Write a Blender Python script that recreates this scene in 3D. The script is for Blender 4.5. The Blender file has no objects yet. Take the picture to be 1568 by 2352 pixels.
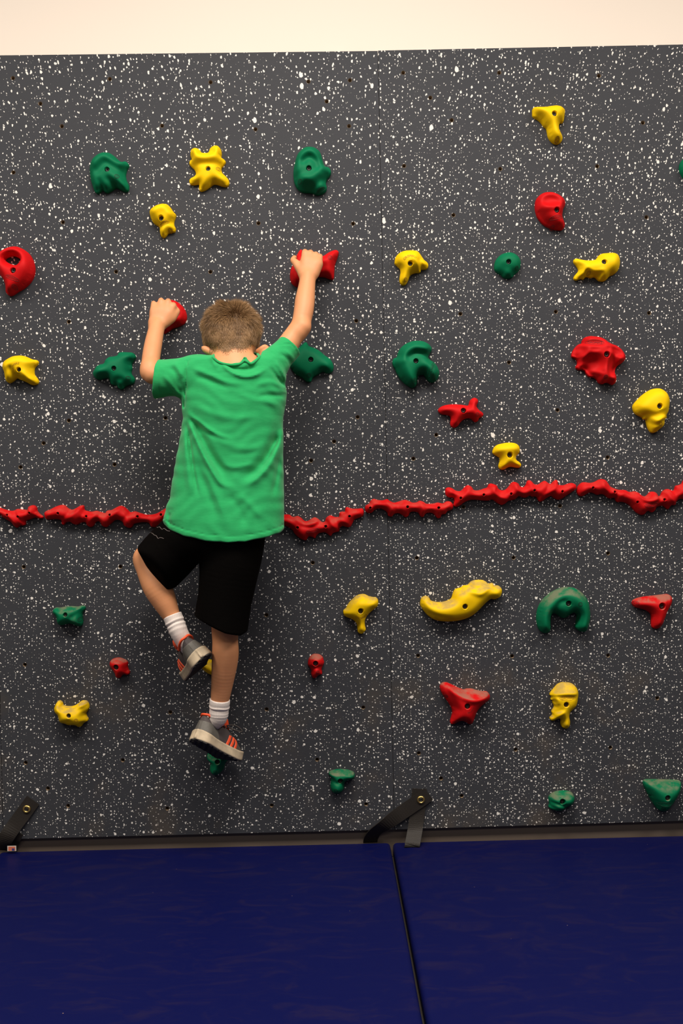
import bpy, bmesh, math, random
import numpy as np
from mathutils import Vector, Matrix
from mathutils.geometry import delaunay_2d_cdt
from mathutils.bvhtree import BVHTree

SC = bpy.context.scene
COL = SC.collection
rng = np.random.default_rng(7)
random.seed(7)

# ------------------------------------------------------------------ camera
FPX = 2362.0                      # focal length in pixels of the 1568x2352 frame
CAM = np.array([0.0, -3.2, 1.108])
_a, _b, _r = 31/FPX, 16/FPX, 0.0195
FWD = np.array([math.sin(_a)*math.cos(_b), math.cos(_a)*math.cos(_b), -math.sin(_b)])
_right = np.cross(FWD, [0, 0, 1.0]); _right /= np.linalg.norm(_right)
_up = np.cross(_right, FWD)
RIGHT = math.cos(_r)*_right - math.sin(_r)*_up
UP = math.cos(_r)*_up + math.sin(_r)*_right
cd = bpy.data.cameras.new('camera')
cam = bpy.data.objects.new('camera', cd); COL.objects.link(cam)
cd.sensor_fit = 'VERTICAL'; cd.sensor_height = 36.0; cd.lens = 36.0*FPX/2352.0
cd.clip_start = 0.05; cd.clip_end = 60
m = Matrix(((RIGHT[0], UP[0], -FWD[0], CAM[0]), (RIGHT[1], UP[1], -FWD[1], CAM[1]),
            (RIGHT[2], UP[2], -FWD[2], CAM[2]), (0, 0, 0, 1)))
cam.matrix_world = m
SC.camera = cam

# ------------------------------------------------------------------ world, lights, exposure
w = bpy.data.worlds.new('room_light'); SC.world = w; w.use_nodes = True
w.node_tree.nodes['Background'].inputs[0].default_value = (1.0, 0.93, 0.86, 1)
w.node_tree.nodes['Background'].inputs[1].default_value = 0.085
for ly, en in ((-1.75, 90), (-4.7, 30)):          # two rows of ceiling fixtures of the gym, in front of the wall
    for lx, k in ((-2.3, .9), (0.0, 1.25), (2.3, .9)):
        ld = bpy.data.lights.new('ceiling_fixture', 'AREA')
        ld.shape = 'RECTANGLE'; ld.size = 1.3; ld.size_y = 0.7; ld.energy = en*k
        ld.color = (1.0, 0.90, 0.79)
        lo = bpy.data.objects.new('ceiling_fixture', ld); COL.objects.link(lo)
        lo.location = (lx, ly, 3.45)
SC.view_settings.view_transform = 'Standard'
SC.view_settings.look = 'None'
SC.view_settings.gamma = 1.0
SC.view_settings.use_curve_mapping = False
SC.view_settings.exposure = 0.0
SC.cycles.max_bounces = 5; SC.cycles.diffuse_bounces = 3; SC.cycles.glossy_bounces = 2; SC.cycles.transmission_bounces = 2


# ------------------------------------------------------------------ helpers
def W(px, py, Y=0.0):
    """world point on the plane y = Y seen at pixel (px, py)"""
    d = FWD + (px-784)/FPX*RIGHT - (py-1176)/FPX*UP
    return CAM + d*((Y-CAM[1])/d[1])


def WZ(px, py, Z):
    d = FWD + (px-784)/FPX*RIGHT - (py-1176)/FPX*UP
    return CAM + d*((Z-CAM[2])/d[2])


def S(Y=0.0):
    return FPX/(Y-CAM[1])          # pixels per metre at depth Y


def tag(o, label=None, cat=None, group=None, kind=None):
    if label: o['label'] = label
    if cat: o['category'] = cat
    if group: o['group'] = group
    if kind: o['kind'] = kind
    return o


def mesh_obj(name, verts, faces, mat, parent=None, smooth=True):
    me = bpy.data.meshes.new(name)
    if isinstance(verts, np.ndarray) and isinstance(faces, np.ndarray):
        n = faces.shape[1]
        me.vertices.add(len(verts)); me.vertices.foreach_set('co', np.ascontiguousarray(verts, np.float32).ravel())
        me.loops.add(faces.size); me.loops.foreach_set('vertex_index', np.ascontiguousarray(faces, np.int32).ravel())
        me.polygons.add(len(faces))
        me.polygons.foreach_set('loop_start', np.arange(0, faces.size, n, dtype=np.int32))
        me.polygons.foreach_set('loop_total', np.full(len(faces), n, np.int32))
        me.update(calc_edges=True); me.validate()
    else:
        me.from_pydata([tuple(v) for v in verts], [], [tuple(f) for f in faces]); me.update()
    if smooth:
        me.polygons.foreach_set('use_smooth', np.ones(len(me.polygons), bool))
    if mat: me.materials.append(mat)
    o = bpy.data.objects.new(name, me); COL.objects.link(o)
    if parent: o.parent = parent
    return o


def bm_obj(name, bm, mat, parent=None, smooth=False):
    me = bpy.data.meshes.new(name); bm.normal_update(); bm.to_mesh(me); bm.free()
    if smooth: me.polygons.foreach_set('use_smooth', np.ones(len(me.polygons), bool))
    if mat: me.materials.append(mat)
    o = bpy.data.objects.new(name, me); COL.objects.link(o)
    if parent: o.parent = parent
    return o


def box(name, lo, hi, mat, parent=None, bevel=0.0, seg=3):
    bm = bmesh.new(); bmesh.ops.create_cube(bm, size=1)
    lo = np.array(lo, float); hi = np.array(hi, float)
    for v in bm.verts:
        v.co = Vector((lo+hi)/2) + Vector([v.co[i]*(hi-lo)[i] for i in range(3)])
    if bevel:
        bmesh.ops.bevel(bm, geom=bm.edges[:], offset=bevel, segments=seg, affect='EDGES', profile=0.5)
    return bm_obj(name, bm, mat, parent, smooth=bool(bevel))


def lathe(profile, n=20, axis='Y'):
    """profile [(r, h)] turned about -Y (h grows towards the camera)"""
    V, F = [], []
    for r, h in profile:
        for k in range(n):
            a = 2*math.pi*k/n
            V.append((r*math.cos(a), -h, r*math.sin(a)))
    for i in range(len(profile)-1):
        for k in range(n):
            a, b = i*n+k, i*n+(k+1) % n
            F.append((a, b, b+n, a+n))
    return V, F


def tube(pts, r, n=8, closed=False, flat=None):
    """tube along points; r scalar or list"""
    P = [np.array(p, float) for p in pts]; N = len(P)
    R = [r]*N if np.isscalar(r) else list(r)
    V, F = [], []; prev = None
    for i in range(N):
        t = P[(i+1) % N]-P[i-1] if closed else P[min(i+1, N-1)]-P[max(i-1, 0)]
        t = t/(np.linalg.norm(t)+1e-9)
        if prev is None:
            a = np.array([0, 0, 1.0]) if abs(t[2]) < 0.9 else np.array([0, 1.0, 0])
        else:
            a = prev
        u = a-t*np.dot(a, t); u /= np.linalg.norm(u)+1e-9; v = np.cross(t, u); prev = u
        for k in range(n):
            q = 2*math.pi*k/n
            V.append(P[i]+R[i]*(math.cos(q)*u+math.sin(q)*v))
    for i in range(N if closed else N-1):
        for k in range(n):
            a = i*n+k; b = i*n+(k+1) % n; c = ((i+1) % N)*n+(k+1) % n; d = ((i+1) % N)*n+k
            F.append((a, b, c, d))
    if not closed:
        F.append(tuple(range(n))[::-1]); F.append(tuple(range((N-1)*n, N*n)))
    return V, F


def catmull(pts, sub=5, closed=True):
    P = np.array(pts, float); n = len(P); out = []
    rngi = range(n) if closed else range(n-1)
    for i in rngi:
        if closed:
            p0, p1, p2, p3 = P[i-1], P[i], P[(i+1) % n], P[(i+2) % n]
        else:
            p0, p1, p2, p3 = P[max(i-1, 0)], P[i], P[i+1], P[min(i+2, n-1)]
        for s in range(sub):
            t = s/sub
            out.append(0.5*((2*p1)+(-p0+p2)*t+(2*p0-5*p1+4*p2-p3)*t*t+(-p0+3*p1-3*p2+p3)*t**3))
    if not closed: out.append(P[-1])
    return np.array(out)


def seg_dist(pts, poly, closed=True):
    """distance of each point to a polyline"""
    A = np.asarray(poly, float); B = np.roll(A, -1, 0)
    if not closed: A, B = A[:-1], B[:-1]
    best = np.full(len(pts), 1e9)
    for c in range(0, len(pts), 4000):
        p = pts[c:c+4000, None, :]
        d = (B-A)[None]; q = p-A[None]
        t = np.clip((q*d).sum(2)/((d*d).sum(2)+1e-12), 0, 1)
        best[c:c+4000] = np.sqrt((((q-t[..., None]*d))**2).sum(2).min(1))
    return best


def inside(pts, poly):
    x, y = pts[:, 0], pts[:, 1]; r = np.zeros(len(pts), bool); n = len(poly)
    for i in range(n):
        x1, y1 = poly[i-1]; x2, y2 = poly[i]
        c = ((y1 > y) != (y2 > y))
        with np.errstate(divide='ignore', invalid='ignore'):
            r ^= c & (x < (x2-x1)*(y-y1)/(y2-y1+1e-15)+x1)
    return r


# ------------------------------------------------------------------ materials
def new_mat(name):
    mt = bpy.data.materials.new(name); mt.use_nodes = True
    nt = mt.node_tree; b = nt.nodes['Principled BSDF']
    return mt, nt, b


def N(nt, typ, **kw):
    n = nt.nodes.new(typ)
    for k, v in kw.items(): setattr(n, k, v)
    return n


def math_n(nt, op, a, b=None, c=None, clamp=False):
    n = N(nt, 'ShaderNodeMath', operation=op); n.use_clamp = clamp
    for i, x in enumerate((a, b, c)):
        if x is None: continue
        if isinstance(x, (int, float)): n.inputs[i].default_value = x
        else: nt.links.new(x, n.inputs[i])
    return n.outputs[0]


def maprange(nt, v, a, b, c=0.0, d=1.0, smooth=True):
    n = N(nt, 'ShaderNodeMapRange')
    if smooth: n.interpolation_type = 'SMOOTHSTEP'
    nt.links.new(v, n.inputs[0])
    for i, x in zip((1, 2, 3, 4), (a, b, c, d)): n.inputs[i].default_value = x
    return n.outputs[0]


def mixc(nt, f, a, b):
    n = N(nt, 'ShaderNodeMix', data_type='RGBA')
    for s, x in ((n.inputs[0], f), (n.inputs[6], a), (n.inputs[7], b)):
        if isinstance(x, (int, float)): s.default_value = x
        elif isinstance(x, tuple): s.default_value = (*x, 1) if len(x) == 3 else x
        else: nt.links.new(x, s)
    return n.outputs[2]


def noise(nt, vec, scale, detail=3, rough=0.5, dim='3D', dist=0.0):
    n = N(nt, 'ShaderNodeTexNoise'); n.noise_dimensions = dim
    n.inputs['Scale'].default_value = scale; n.inputs['Detail'].default_value = detail
    n.inputs['Roughness'].default_value = rough; n.inputs['Distortion'].default_value = dist
    if vec is not None: nt.links.new(vec, n.inputs['Vector'])
    return n.outputs['Fac']


def bump(nt, b, h, strength=0.3, dist=0.002):
    n = N(nt, 'ShaderNodeBump'); n.inputs['Strength'].default_value = strength
    n.inputs['Distance'].default_value = dist
    nt.links.new(h, n.inputs['Height']); nt.links.new(n.outputs[0], b.inputs['Normal'])


def pos(nt):
    return N(nt, 'ShaderNodeNewGeometry').outputs['Position']


def simple(name, col, rough=0.6, metal=0.0, nscale=0, nstr=0.15, var=0.0, spec=0.5):
    mt, nt, b = new_mat(name)
    b.inputs['Base Color'].default_value = (*col, 1); b.inputs['Roughness'].default_value = rough
    b.inputs['Metallic'].default_value = metal; b.inputs['Specular IOR Level'].default_value = spec
    tc = N(nt, 'ShaderNodeTexCoord').outputs['Object']
    f = noise(nt, tc, nscale or 40, 4)
    if var:
        c = mixc(nt, f, tuple(x*(1-var) for x in col), tuple(min(1, x*(1+var)) for x in col))
        nt.links.new(c, b.inputs['Base Color'])
    if nscale: bump(nt, b, f, nstr, 0.002)
    return mt


def speckled_panel(name, fine, seed):
    mt, nt, b = new_mat(name)
    P = pos(nt); sx = N(nt, 'ShaderNodeSeparateXYZ'); nt.links.new(P, sx.inputs[0])
    x, z = sx.outputs[0], sx.outputs[2]
    up = math_n(nt, 'MAXIMUM', math_n(nt, 'SUBTRACT', z, 1.0), 0.0)
    zz = math_n(nt, 'SUBTRACT', z, math_n(nt, 'MULTIPLY', math_n(nt, 'MULTIPLY', up, up), 0.15))
    xx = math_n(nt, 'SUBTRACT', x, math_n(nt, 'MULTIPLY', math_n(nt, 'MULTIPLY', x, math_n(nt, 'MULTIPLY', up, up)), 0.05))
    cv = N(nt, 'ShaderNodeCombineXYZ'); nt.links.new(xx, cv.inputs[0]); nt.links.new(zz, cv.inputs[1])
    cv.inputs[2].default_value = seed
    wn = N(nt, 'ShaderNodeTexNoise'); wn.inputs['Scale'].default_value = 130; wn.inputs['Detail'].default_value = 2
    nt.links.new(cv.outputs[0], wn.inputs['Vector'])
    va = N(nt, 'ShaderNodeVectorMath', operation='SUBTRACT'); nt.links.new(wn.outputs['Color'], va.inputs[0]); va.inputs[1].default_value = (.5, .5, .5)
    vs = N(nt, 'ShaderNodeVectorMath', operation='SCALE'); nt.links.new(va.outputs[0], vs.inputs[0]); vs.inputs['Scale'].default_value = 0.0075
    vd = N(nt, 'ShaderNodeVectorMath', operation='ADD'); nt.links.new(cv.outputs[0], vd.inputs[0]); nt.links.new(vs.outputs[0], vd.inputs[1])
    total = None
    dens = noise(nt, cv.outputs[0], 4.0, 2)
    for scale, rmin, rmax, pw, edge in ((15, -0.07, 0.085, 2.2, 0.012), (34, -0.08, 0.130-0.022*fine, 2.3, 0.018), (78, -0.118, 0.220-0.012*fine, 1.7, 0.035),
                                        (132, -0.21+0.13*fine, 0.228, 1.5, 0.06)):
        vo = N(nt, 'ShaderNodeTexVoronoi'); vo.voronoi_dimensions = '2D'
        vo.inputs['Scale'].default_value = scale; vo.inputs['Randomness'].default_value = 1.0
        off = N(nt, 'ShaderNodeVectorMath', operation='ADD'); nt.links.new(vd.outputs[0], off.inputs[0]); off.inputs[1].default_value = (seed*3.1+scale*.37, seed*1.7+scale*.11, 0)
        nt.links.new(off.outputs[0], vo.inputs['Vector'])
        sc = N(nt, 'ShaderNodeSeparateColor'); nt.links.new(vo.outputs['Color'], sc.inputs[0])
        r = math_n(nt, 'ADD', math_n(nt, 'MULTIPLY', math_n(nt, 'POWER', sc.outputs[0], pw), rmax-rmin), rmin)
        r = math_n(nt, 'ADD', r, math_n(nt, 'MULTIPLY', math_n(nt, 'SUBTRACT', dens, 0.5), 0.10 if scale > 40 else 0.03))
        d = math_n(nt, 'SUBTRACT', r, vo.outputs['Distance'])
        mk = maprange(nt, d, -edge*.5, edge*.5)
        total = mk if total is None else math_n(nt, 'MAXIMUM', total, mk)
    dirt = maprange(nt, math_n(nt, 'MULTIPLY', noise(nt, P, 5.0, 4, 0.6), maprange(nt, z, 1.25, 0.55)), 0.5, 0.75)
    base = mixc(nt, noise(nt, P, 3.0, 3), (0.033, 0.0355, 0.0435), (0.040, 0.042, 0.049))
    base = mixc(nt, math_n(nt, 'MULTIPLY', dirt, 0.55), base, (0.085, 0.068, 0.052))
    spk = mixc(nt, math_n(nt, 'MULTIPLY', dirt, 0.4), (0.72, 0.70, 0.67), (0.40, 0.34, 0.27))
    nt.links.new(mixc(nt, total, base, spk), b.inputs['Base Color'])
    b.inputs['Roughness'].default_value = 0.62; b.inputs['Specular IOR Level'].default_value = 0.18
    bump(nt, b, noise(nt, P, 260, 1), 0.22, 0.0015)
    return mt


def hold_mat(name, col, deep):
    mt, nt, b = new_mat(name)
    P = pos(nt); g = N(nt, 'ShaderNodeNewGeometry')
    sn = N(nt, 'ShaderNodeSeparateXYZ'); nt.links.new(g.outputs['Normal'], sn.inputs[0])
    sp = N(nt, 'ShaderNodeSeparateXYZ'); nt.links.new(P, sp.inputs[0])
    f = noise(nt, P, 9, 3)
    c = mixc(nt, f, col, deep)
    wear = math_n(nt, 'MULTIPLY', maprange(nt, sn.outputs[2], 0.28, 0.75), maprange(nt, noise(nt, P, 24, 5, 0.6), 0.36, 0.62))
    wear = math_n(nt, 'MULTIPLY', wear, maprange(nt, sp.outputs[2], 1.25, 0.85))
    wear2 = math_n(nt, 'MULTIPLY', maprange(nt, noise(nt, P, 14, 6, 0.65), 0.6, 0.72), maprange(nt, sp.outputs[2], 1.3, 0.8, 0, .28))
    wear = math_n(nt, 'MULTIPLY', math_n(nt, 'MAXIMUM', wear, wear2), 0.62)
    c = mixc(nt, wear, c, (0.21, 0.17, 0.12))
    nt.links.new(c, b.inputs['Base Color'])
    b.inputs['Roughness'].default_value = 0.62; b.inputs['Specular IOR Level'].default_value = 0.14
    bump(nt, b, noise(nt, P, 700, 2), 0.35, 0.0007)
    return mt


M = {}
M['panel_a'] = speckled_panel('speckled_charcoal_panel', 0.25, 1.0)
M['panel_b'] = speckled_panel('speckled_charcoal_panel_dense', 1.0, 2.0)
M['panel_c'] = speckled_panel('speckled_charcoal_panel_side', 0.4, 3.0)
M['red'] = hold_mat('red_resin', (0.55, 0.0045, 0.006), (0.48, 0.0035, 0.005))
M['green'] = hold_mat('green_resin', (0.0, 0.150, 0.062), (0.0, 0.130, 0.055))
M['yellow'] = hold_mat('yellow_resin', (0.86, 0.56, 0.001), (0.80, 0.50, 0.001))
M['red_d'] = simple('red_resin_engraving_shade', (0.15, 0.003, 0.004), 0.7)  # darkened hold colours: shade of engraving painted into the marks and lettering
M['green_d'] = simple('green_resin_engraving_shade', (0.0, 0.036, 0.018), 0.7)
M['yellow_d'] = simple('yellow_resin_engraving_shade', (0.42, 0.21, 0.002), 0.7)
M['wall'] = simple('cream_wall_paint', (0.72, 0.645, 0.575), 0.85, nscale=120, nstr=0.05)
M['floor'] = simple('pale_vinyl_floor', (0.06, 0.052, 0.045), 0.5, var=0.15, nscale=30, nstr=.03)
M['base'] = simple('brown_rubber_baseboard', (0.105, 0.080, 0.064), 0.6, nscale=60, nstr=.05)
M['wood'] = simple('plywood_batten', (0.22, 0.15, 0.09), 0.8, var=.2, nscale=25)
M['steel'] = simple('dark_steel_bolt', (0.055, 0.052, 0.05), 0.5, 0.8)
M['nut'] = simple('bronze_threaded_nut', (0.16, 0.115, 0.075), 0.5, 0.8)
M['dark'] = simple('dark_bore', (0.012, 0.010, 0.009), 0.9)
M['zinc'] = simple('zinc_screw', (0.62, 0.60, 0.56), 0.4, 0.7)
M['brass'] = simple('brass_grommet', (0.62, 0.44, 0.15), 0.3, 0.95)
M['web'] = simple('black_webbing', (0.016, 0.013, 0.011), 0.55, nscale=500, nstr=.4, var=.2, spec=.3)


def mat_mats():
    mt, nt, b = new_mat('navy_vinyl')
    P = pos(nt)
    mp = N(nt, 'ShaderNodeMapping'); nt.links.new(P, mp.inputs[0]); mp.inputs['Scale'].default_value = (1.0, 2.2, 1); mp.inputs['Rotation'].default_value = (0, 0, 0.25)
    s1 = maprange(nt, noise(nt, mp.outputs[0], 5.5, 8, 0.66, dist=1.6), 0.46, 0.74)
    mp2 = N(nt, 'ShaderNodeMapping'); nt.links.new(P, mp2.inputs[0]); mp2.inputs['Scale'].default_value = (1.0, 4.0, 1); mp2.inputs['Rotation'].default_value = (0, 0, -0.5)
    s2 = maprange(nt, noise(nt, mp2.outputs[0], 11, 6, 0.7, dist=2.5), 0.56, 0.74)
    sc = math_n(nt, 'ADD', math_n(nt, 'MULTIPLY', s1, 0.55), math_n(nt, 'MULTIPLY', s2, 0.4), clamp=True)
    c = mixc(nt, sc, (0.0010, 0.0028, 0.050), (0.012, 0.0085, 0.040))
    vo = N(nt, 'ShaderNodeTexVoronoi'); vo.inputs['Scale'].default_value = 26; nt.links.new(P, vo.inputs['Vector'])
    scn = N(nt, 'ShaderNodeSeparateColor'); nt.links.new(vo.outputs['Color'], scn.inputs[0])
    sp = maprange(nt, math_n(nt, 'SUBTRACT', math_n(nt, 'MULTIPLY', math_n(nt, 'POWER', scn.outputs[0], 7.0), 0.05), vo.outputs['Distance']), 0.0, 0.012)
    c = mixc(nt, math_n(nt, 'MULTIPLY', sp, 0.8), c, (0.35, 0.22, 0.16))
    nt.links.new(c, b.inputs['Base Color'])
    b.inputs['Roughness'].default_value = 0.48; b.inputs['Specular IOR Level'].default_value = 0.16
    h = math_n(nt, 'ADD', noise(nt, P, 3.2, 2), math_n(nt, 'MULTIPLY', noise(nt, P, 420, 2), 0.02))
    bump(nt, b, h, 0.25, 0.02)
    return mt


M['mat'] = mat_mats()

# ------------------------------------------------------------------ room shell
WALL_Y = 0.026
wb = box('wall_back', (-4, WALL_Y, 0), (4, WALL_Y+0.12, 4.2), M['wall']); tag(wb, kind='structure')
fl = box('floor', (-4, -5, -0.08), (4, WALL_Y, 0.0), M['floor']); tag(fl, kind='structure')
bb = box('baseboard_back', (-4, WALL_Y-0.006, 0.0), (4, WALL_Y-0.0005, 0.105), M['base'], bevel=0.002); tag(bb, kind='structure')

# ------------------------------------------------------------------ climbing panels with threaded holes
NUTS = [(29.7, 179.4), (92.6, 238), (252, 181.5), (142, 290), (372, 289), (483.4, 189), (30.8, 396), (144.4, 510.4), (266.4, 624),
        (483, 624.6), (708, 187.5), (803.3, 184.5), (750, 233), (586.6, 297), (801.3, 289.6), (925.7, 167), (987.9, 224.4),
        (1037, 276), (927.7, 381), (593.4, 512.8), (810.7, 513.8), (1041, 494), (1146, 167), (1375, 174), (1476, 282),
        (1148.5, 388), (1371, 382), (1484, 499), (158, 739), (158, 966), (380, 960), (100, 1018), (47, 1073), (263, 1067),
        (817.8, 737), (821, 958), (767, 1014), (714, 1058), (1001.4, 999), (949, 1053.5), (1057, 721), (598, 734.5),
        (1276, 716), (1490, 719), (1168.5, 832.5), (1280, 942), (1395, 1050.5), (1064, 1164), (1285.5, 1162), (1396, 1271),
        (54.4, 1302), (276.5, 1301.4), (57, 1526.6), (391, 1636), (59, 1752), (282, 1746), (110, 1811), (156.5, 1851), (384, 1857),
        (718, 1292.6), (957, 1281.5), (611.6, 1412.7), (960, 1506), (612, 1629), (834, 1625), (728, 1744.6), (961.5, 1730),
        (1012.6, 1788), (623.8, 1850), (840.5, 1847), (1179, 1281), (1175.6, 1507), (1396, 1505.6), (1509, 1603.7),
        (1183.7, 1721.7), (1401.4, 1717), (1060, 1828)]
SCREWS = [(849.6, 157.5), (10.5, 1162), (864, 706), (891, 704), (853, 1002), (916, 1004), (876, 1513), (917, 1508)]


def xz(px, py, Y=0.0):
    p = W(px, py, Y); return np.array([p[0], p[2]])


PT = 0.019
seam_t, seam_b = xz(867.5, 117), xz(905.5, 1905)
lt, lb = xz(-32, 127.5), xz(8, 1927.5)
rt, rb = xz(1772, 98), xz(1806, 1878)
gap = np.array([0.0008, 0])


def shift(p, q, k): return p+(q-p)*k


panels = [('panel_a', [lb, seam_b-gap, seam_t-gap, lt]),
          ('panel_b', [seam_b+gap, rb, rt, seam_t+gap+np.array([0, .0012])]),
          ('panel_c', [lb-[1.22, .02], lb-gap*2, lt-gap*2, lt-[1.22, .02]]),
          ('panel_c', [rb+gap*2, rb+[1.22, .01], rt+[1.22, .01], rt+gap*2])]
plabels = ['speckled charcoal climbing wall section behind the climbing child, left of the seam',
           'speckled charcoal climbing wall section right of the seam with no climber on it',
           'speckled charcoal climbing wall section at the far left edge', 'speckled charcoal climbing wall section at the far right edge']
NR = 0.0052
nV, nF = lathe([(NR*1.25, 0.0004), (NR, 0.0), (NR*.98, -0.009), (NR*.80, -0.0095), (NR*.72, -0.016), (0.0003, -0.0162)], 14)
nut_me = None
scV, scF = lathe([(0.0001, 0.0016), (0.0012, 0.0016), (0.0016, 0.0024), (0.0034, 0.0022), (0.0040, 0.0008), (0.0040, -0.001)], 12)
for (mk, quad), lab in zip(panels, plabels):
    quad = [np.array(q, float) for q in quad]
    holes = []
    for h in NUTS:
        p = xz(*h)
        if inside(p[None], np.array(quad))[0] and mk != 'panel_c': holes.append(p)
    V2 = [Vector(q) for q in quad]; E2 = [(i, (i+1) % 4) for i in range(4)]
    for h in holes:
        b0 = len(V2)
        for k in range(14):
            a = 2*math.pi*k/14; V2.append(Vector((h[0]+NR*math.cos(a), h[1]+NR*math.sin(a))))
        E2 += [(b0+k, b0+(k+1) % 14) for k in range(14)]
    rv, re, rf, *_ = delaunay_2d_cdt(V2, E2, [], 0, 1e-7)
    rv = np.array([tuple(v) for v in rv]); F = []
    hc = np.array(holes) if holes else np.zeros((0, 2))
    for f in rf:
        c = rv[list(f)].mean(0)
        if len(hc) and (np.hypot(*(hc-c).T) < NR*0.99).any(): continue
        a, b_, c_ = rv[f[0]], rv[f[1]], rv[f[2]]
        ar = (b_[0]-a[0])*(c_[1]-a[1])-(b_[1]-a[1])*(c_[0]-a[0])
        F.append(tuple(f) if ar > 0 else tuple(f)[::-1])
    n0 = len(rv); V3 = [(x, 0.0, z) for x, z in rv]
    for q in quad: V3.append((q[0], 0.0, q[1]))
    for q in quad: V3.append((q[0], PT, q[1]))
    for i in range(4):
        j = (i+1) % 4; F.append((n0+j, n0+i, n0+4+i, n0+4+j))
    F.append((n0+4, n0+7, n0+6, n0+5))
    po = mesh_obj('climbing_wall', V3, F, M[mk], smooth=False)
    tag(po, lab, 'climbing wall', 'speckled climbing wall sections')
    zs = [q[1] for q in quad]; xs = [q[0] for q in quad]
    for fx in (0.06, 0.5, 0.94):                              # battens that hold the panel off the wall
        xx = min(xs)+(max(xs)-min(xs))*fx
        box('batten', (xx-.03, PT, min(zs)+.12), (xx+.03, WALL_Y-.001, max(zs)-.05), M['wood'], po)
    for h in holes:
        if nut_me is None:
            o = mesh_obj('threaded_nut', nV, nF, M['nut'], po); nut_me = o.data
        else:
            o = bpy.data.objects.new('threaded_nut', nut_me); COL.objects.link(o); o.parent = po
        o.location = (h[0], 0, h[1])
    if mk != 'panel_c':
        for s in SCREWS:
            p = xz(*s)
            if inside(p[None], np.array(quad))[0]:
                o = mesh_obj('screw', scV, scF, M['zinc'], po); o.location = (p[0], 0, p[1])

# ------------------------------------------------------------------ mats
MAT_TOP = 0.050
xl = [WZ(*p, MAT_TOP)[0] for p in ((909.5, 2029), (934, 2143), (969, 2340))]
xr = [WZ(*p, MAT_TOP)[0] for p in ((919, 2012), (957, 2194), (986, 2337))]
XL, XR = float(np.mean(xl))+.002, float(np.mean(xr))-.005


def crash_mat(x0, x1, label):
    y0, y1 = -1.82, 0.012
    nx, ny = 40, 56
    bm = bmesh.new(); bmesh.ops.create_cube(bm, size=1)
    for v in bm.verts:
        v.co = Vector(((x0+x1)/2+v.co.x*(x1-x0), (y0+y1)/2+v.co.y*(y1-y0), 0.0252+v.co.z*0.0496))
    bmesh.ops.bevel(bm, geom=bm.edges[:], offset=0.013, segments=4, affect='EDGES', profile=0.5)
    o = bm_obj('crash_mat', bm, M['mat'], smooth=True)
    return tag(o, label, 'mat', 'blue crash mats along the wall')


crash_mat(XL-1.215, XL, 'navy blue vinyl crash mat on the floor below the climber, left of the gap')
crash_mat(XR, XR+1.215, 'navy blue vinyl crash mat on the floor right of the gap between mats')

# ------------------------------------------------------------------ straps
def ribbon(name, path, width, mat, parent=None, thick=0.003):
    """path: list of (point, width direction)"""
    P = [np.array(p, float) for p, _ in path]; D = [np.array(d, float)/np.linalg.norm(d) for _, d in path]
    sub = 6; n = len(P); PP, DD = [], []
    P2 = catmull(P, sub, False); D2 = catmull(D, sub, False)
    V, F = [], []
    for i in range(len(P2)):
        t = P2[min(i+1, len(P2)-1)]-P2[max(i-1, 0)]; t /= np.linalg.norm(t)+1e-9
        d = D2[i]-t*np.dot(D2[i], t); d /= np.linalg.norm(d)
        nn = np.cross(t, d)
        for s, q in ((-1, -1), (1, -1), (1, 1), (-1, 1)):
            V.append(P2[i]+d*s*width/2+nn*q*thick/2)
    for i in range(len(P2)-1):
        for k in range(4):
            a = i*4+k; b = i*4+(k+1) % 4; F.append((a, b, b+4, a+4))
    F.append((3, 2, 1, 0)); e = (len(P2)-1)*4; F.append((e, e+1, e+2, e+3))
    o = mesh_obj(name, V, F, mat, parent, smooth=False)
    return o


def grommet(p, parent):
    prof = [(0.0055, 0.0005), (0.0062, 0.0032), (0.0085, 0.0045), (0.0108, 0.0040), (0.0125, 0.0018), (0.0127, 0.0)]
    V, F = lathe(prof, 24); o = mesh_obj('grommet', V, F, M['brass'], parent); o.location = p
    V, F = lathe([(0.0052, 0.0), (0.0052, 0.0035), (0.0046, 0.0042), (0.0030, 0.0042), (0.0028, 0.001), (0.0002, 0.001)], 12)
    b = mesh_obj('bolt', V, F, M['steel'], parent); b.location = p


ST = 0.0465
def sd(px1, py1, px2, py2, Y):
    return W(px2, py2, Y)-W(px1, py1, Y)


s1 = ribbon('mat_strap', [(W(76, 1838, -.004), (1, 0, -.66)), (W(57, 1864, -.006), (1, 0, -.66)), (W(34, 1895, -.012), (1, 0, -.62)),
                          (W(16, 1921, -.020), (1, 0.2, -.55)), (W(6, 1940, -.012), (1, .4, -.3)), (W(2, 1952, .004), (1, .3, -.1))], ST, M['web'])
tag(s1, 'black webbing mat strap with brass grommet and small flag tag at the left edge', 'strap', 'mat straps')
grommet(W(61.5, 1858.4, -.0075), s1)
s1b = ribbon('mat_strap', [(W(40, 1912, -.003), (1, 0, -.1)), (W(34, 1927, .002), (1, 0, -.1)), (W(28, 1940, .010), (1, 0, 0)), (W(26, 1955, .014), (1, 0, 0))], .036, M['web'])
tag(s1b, 'short dark webbing strap hanging behind the left strap, above the mat', 'strap', 'mat straps')
tp = W(27, 1949, -.018)
t0 = box('flag_tag', tp+[-.0135, 0, -.008], tp+[.0135, .0012, .008], simple('white_tag_cloth', (.55, .5, .46), .8), s1)
box('red_print', tp+[-.0105, -.0004, -.0065], tp+[.0105, .0002, .006], simple('red_tag_print', (.50, .13, .07), .8), t0)
box('blue_print', tp+[.0005, -.0008, -.0062], tp+[.0085, -.0003, .0005], simple('blue_tag_print', (.03, .03, .16), .8), t0)
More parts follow.
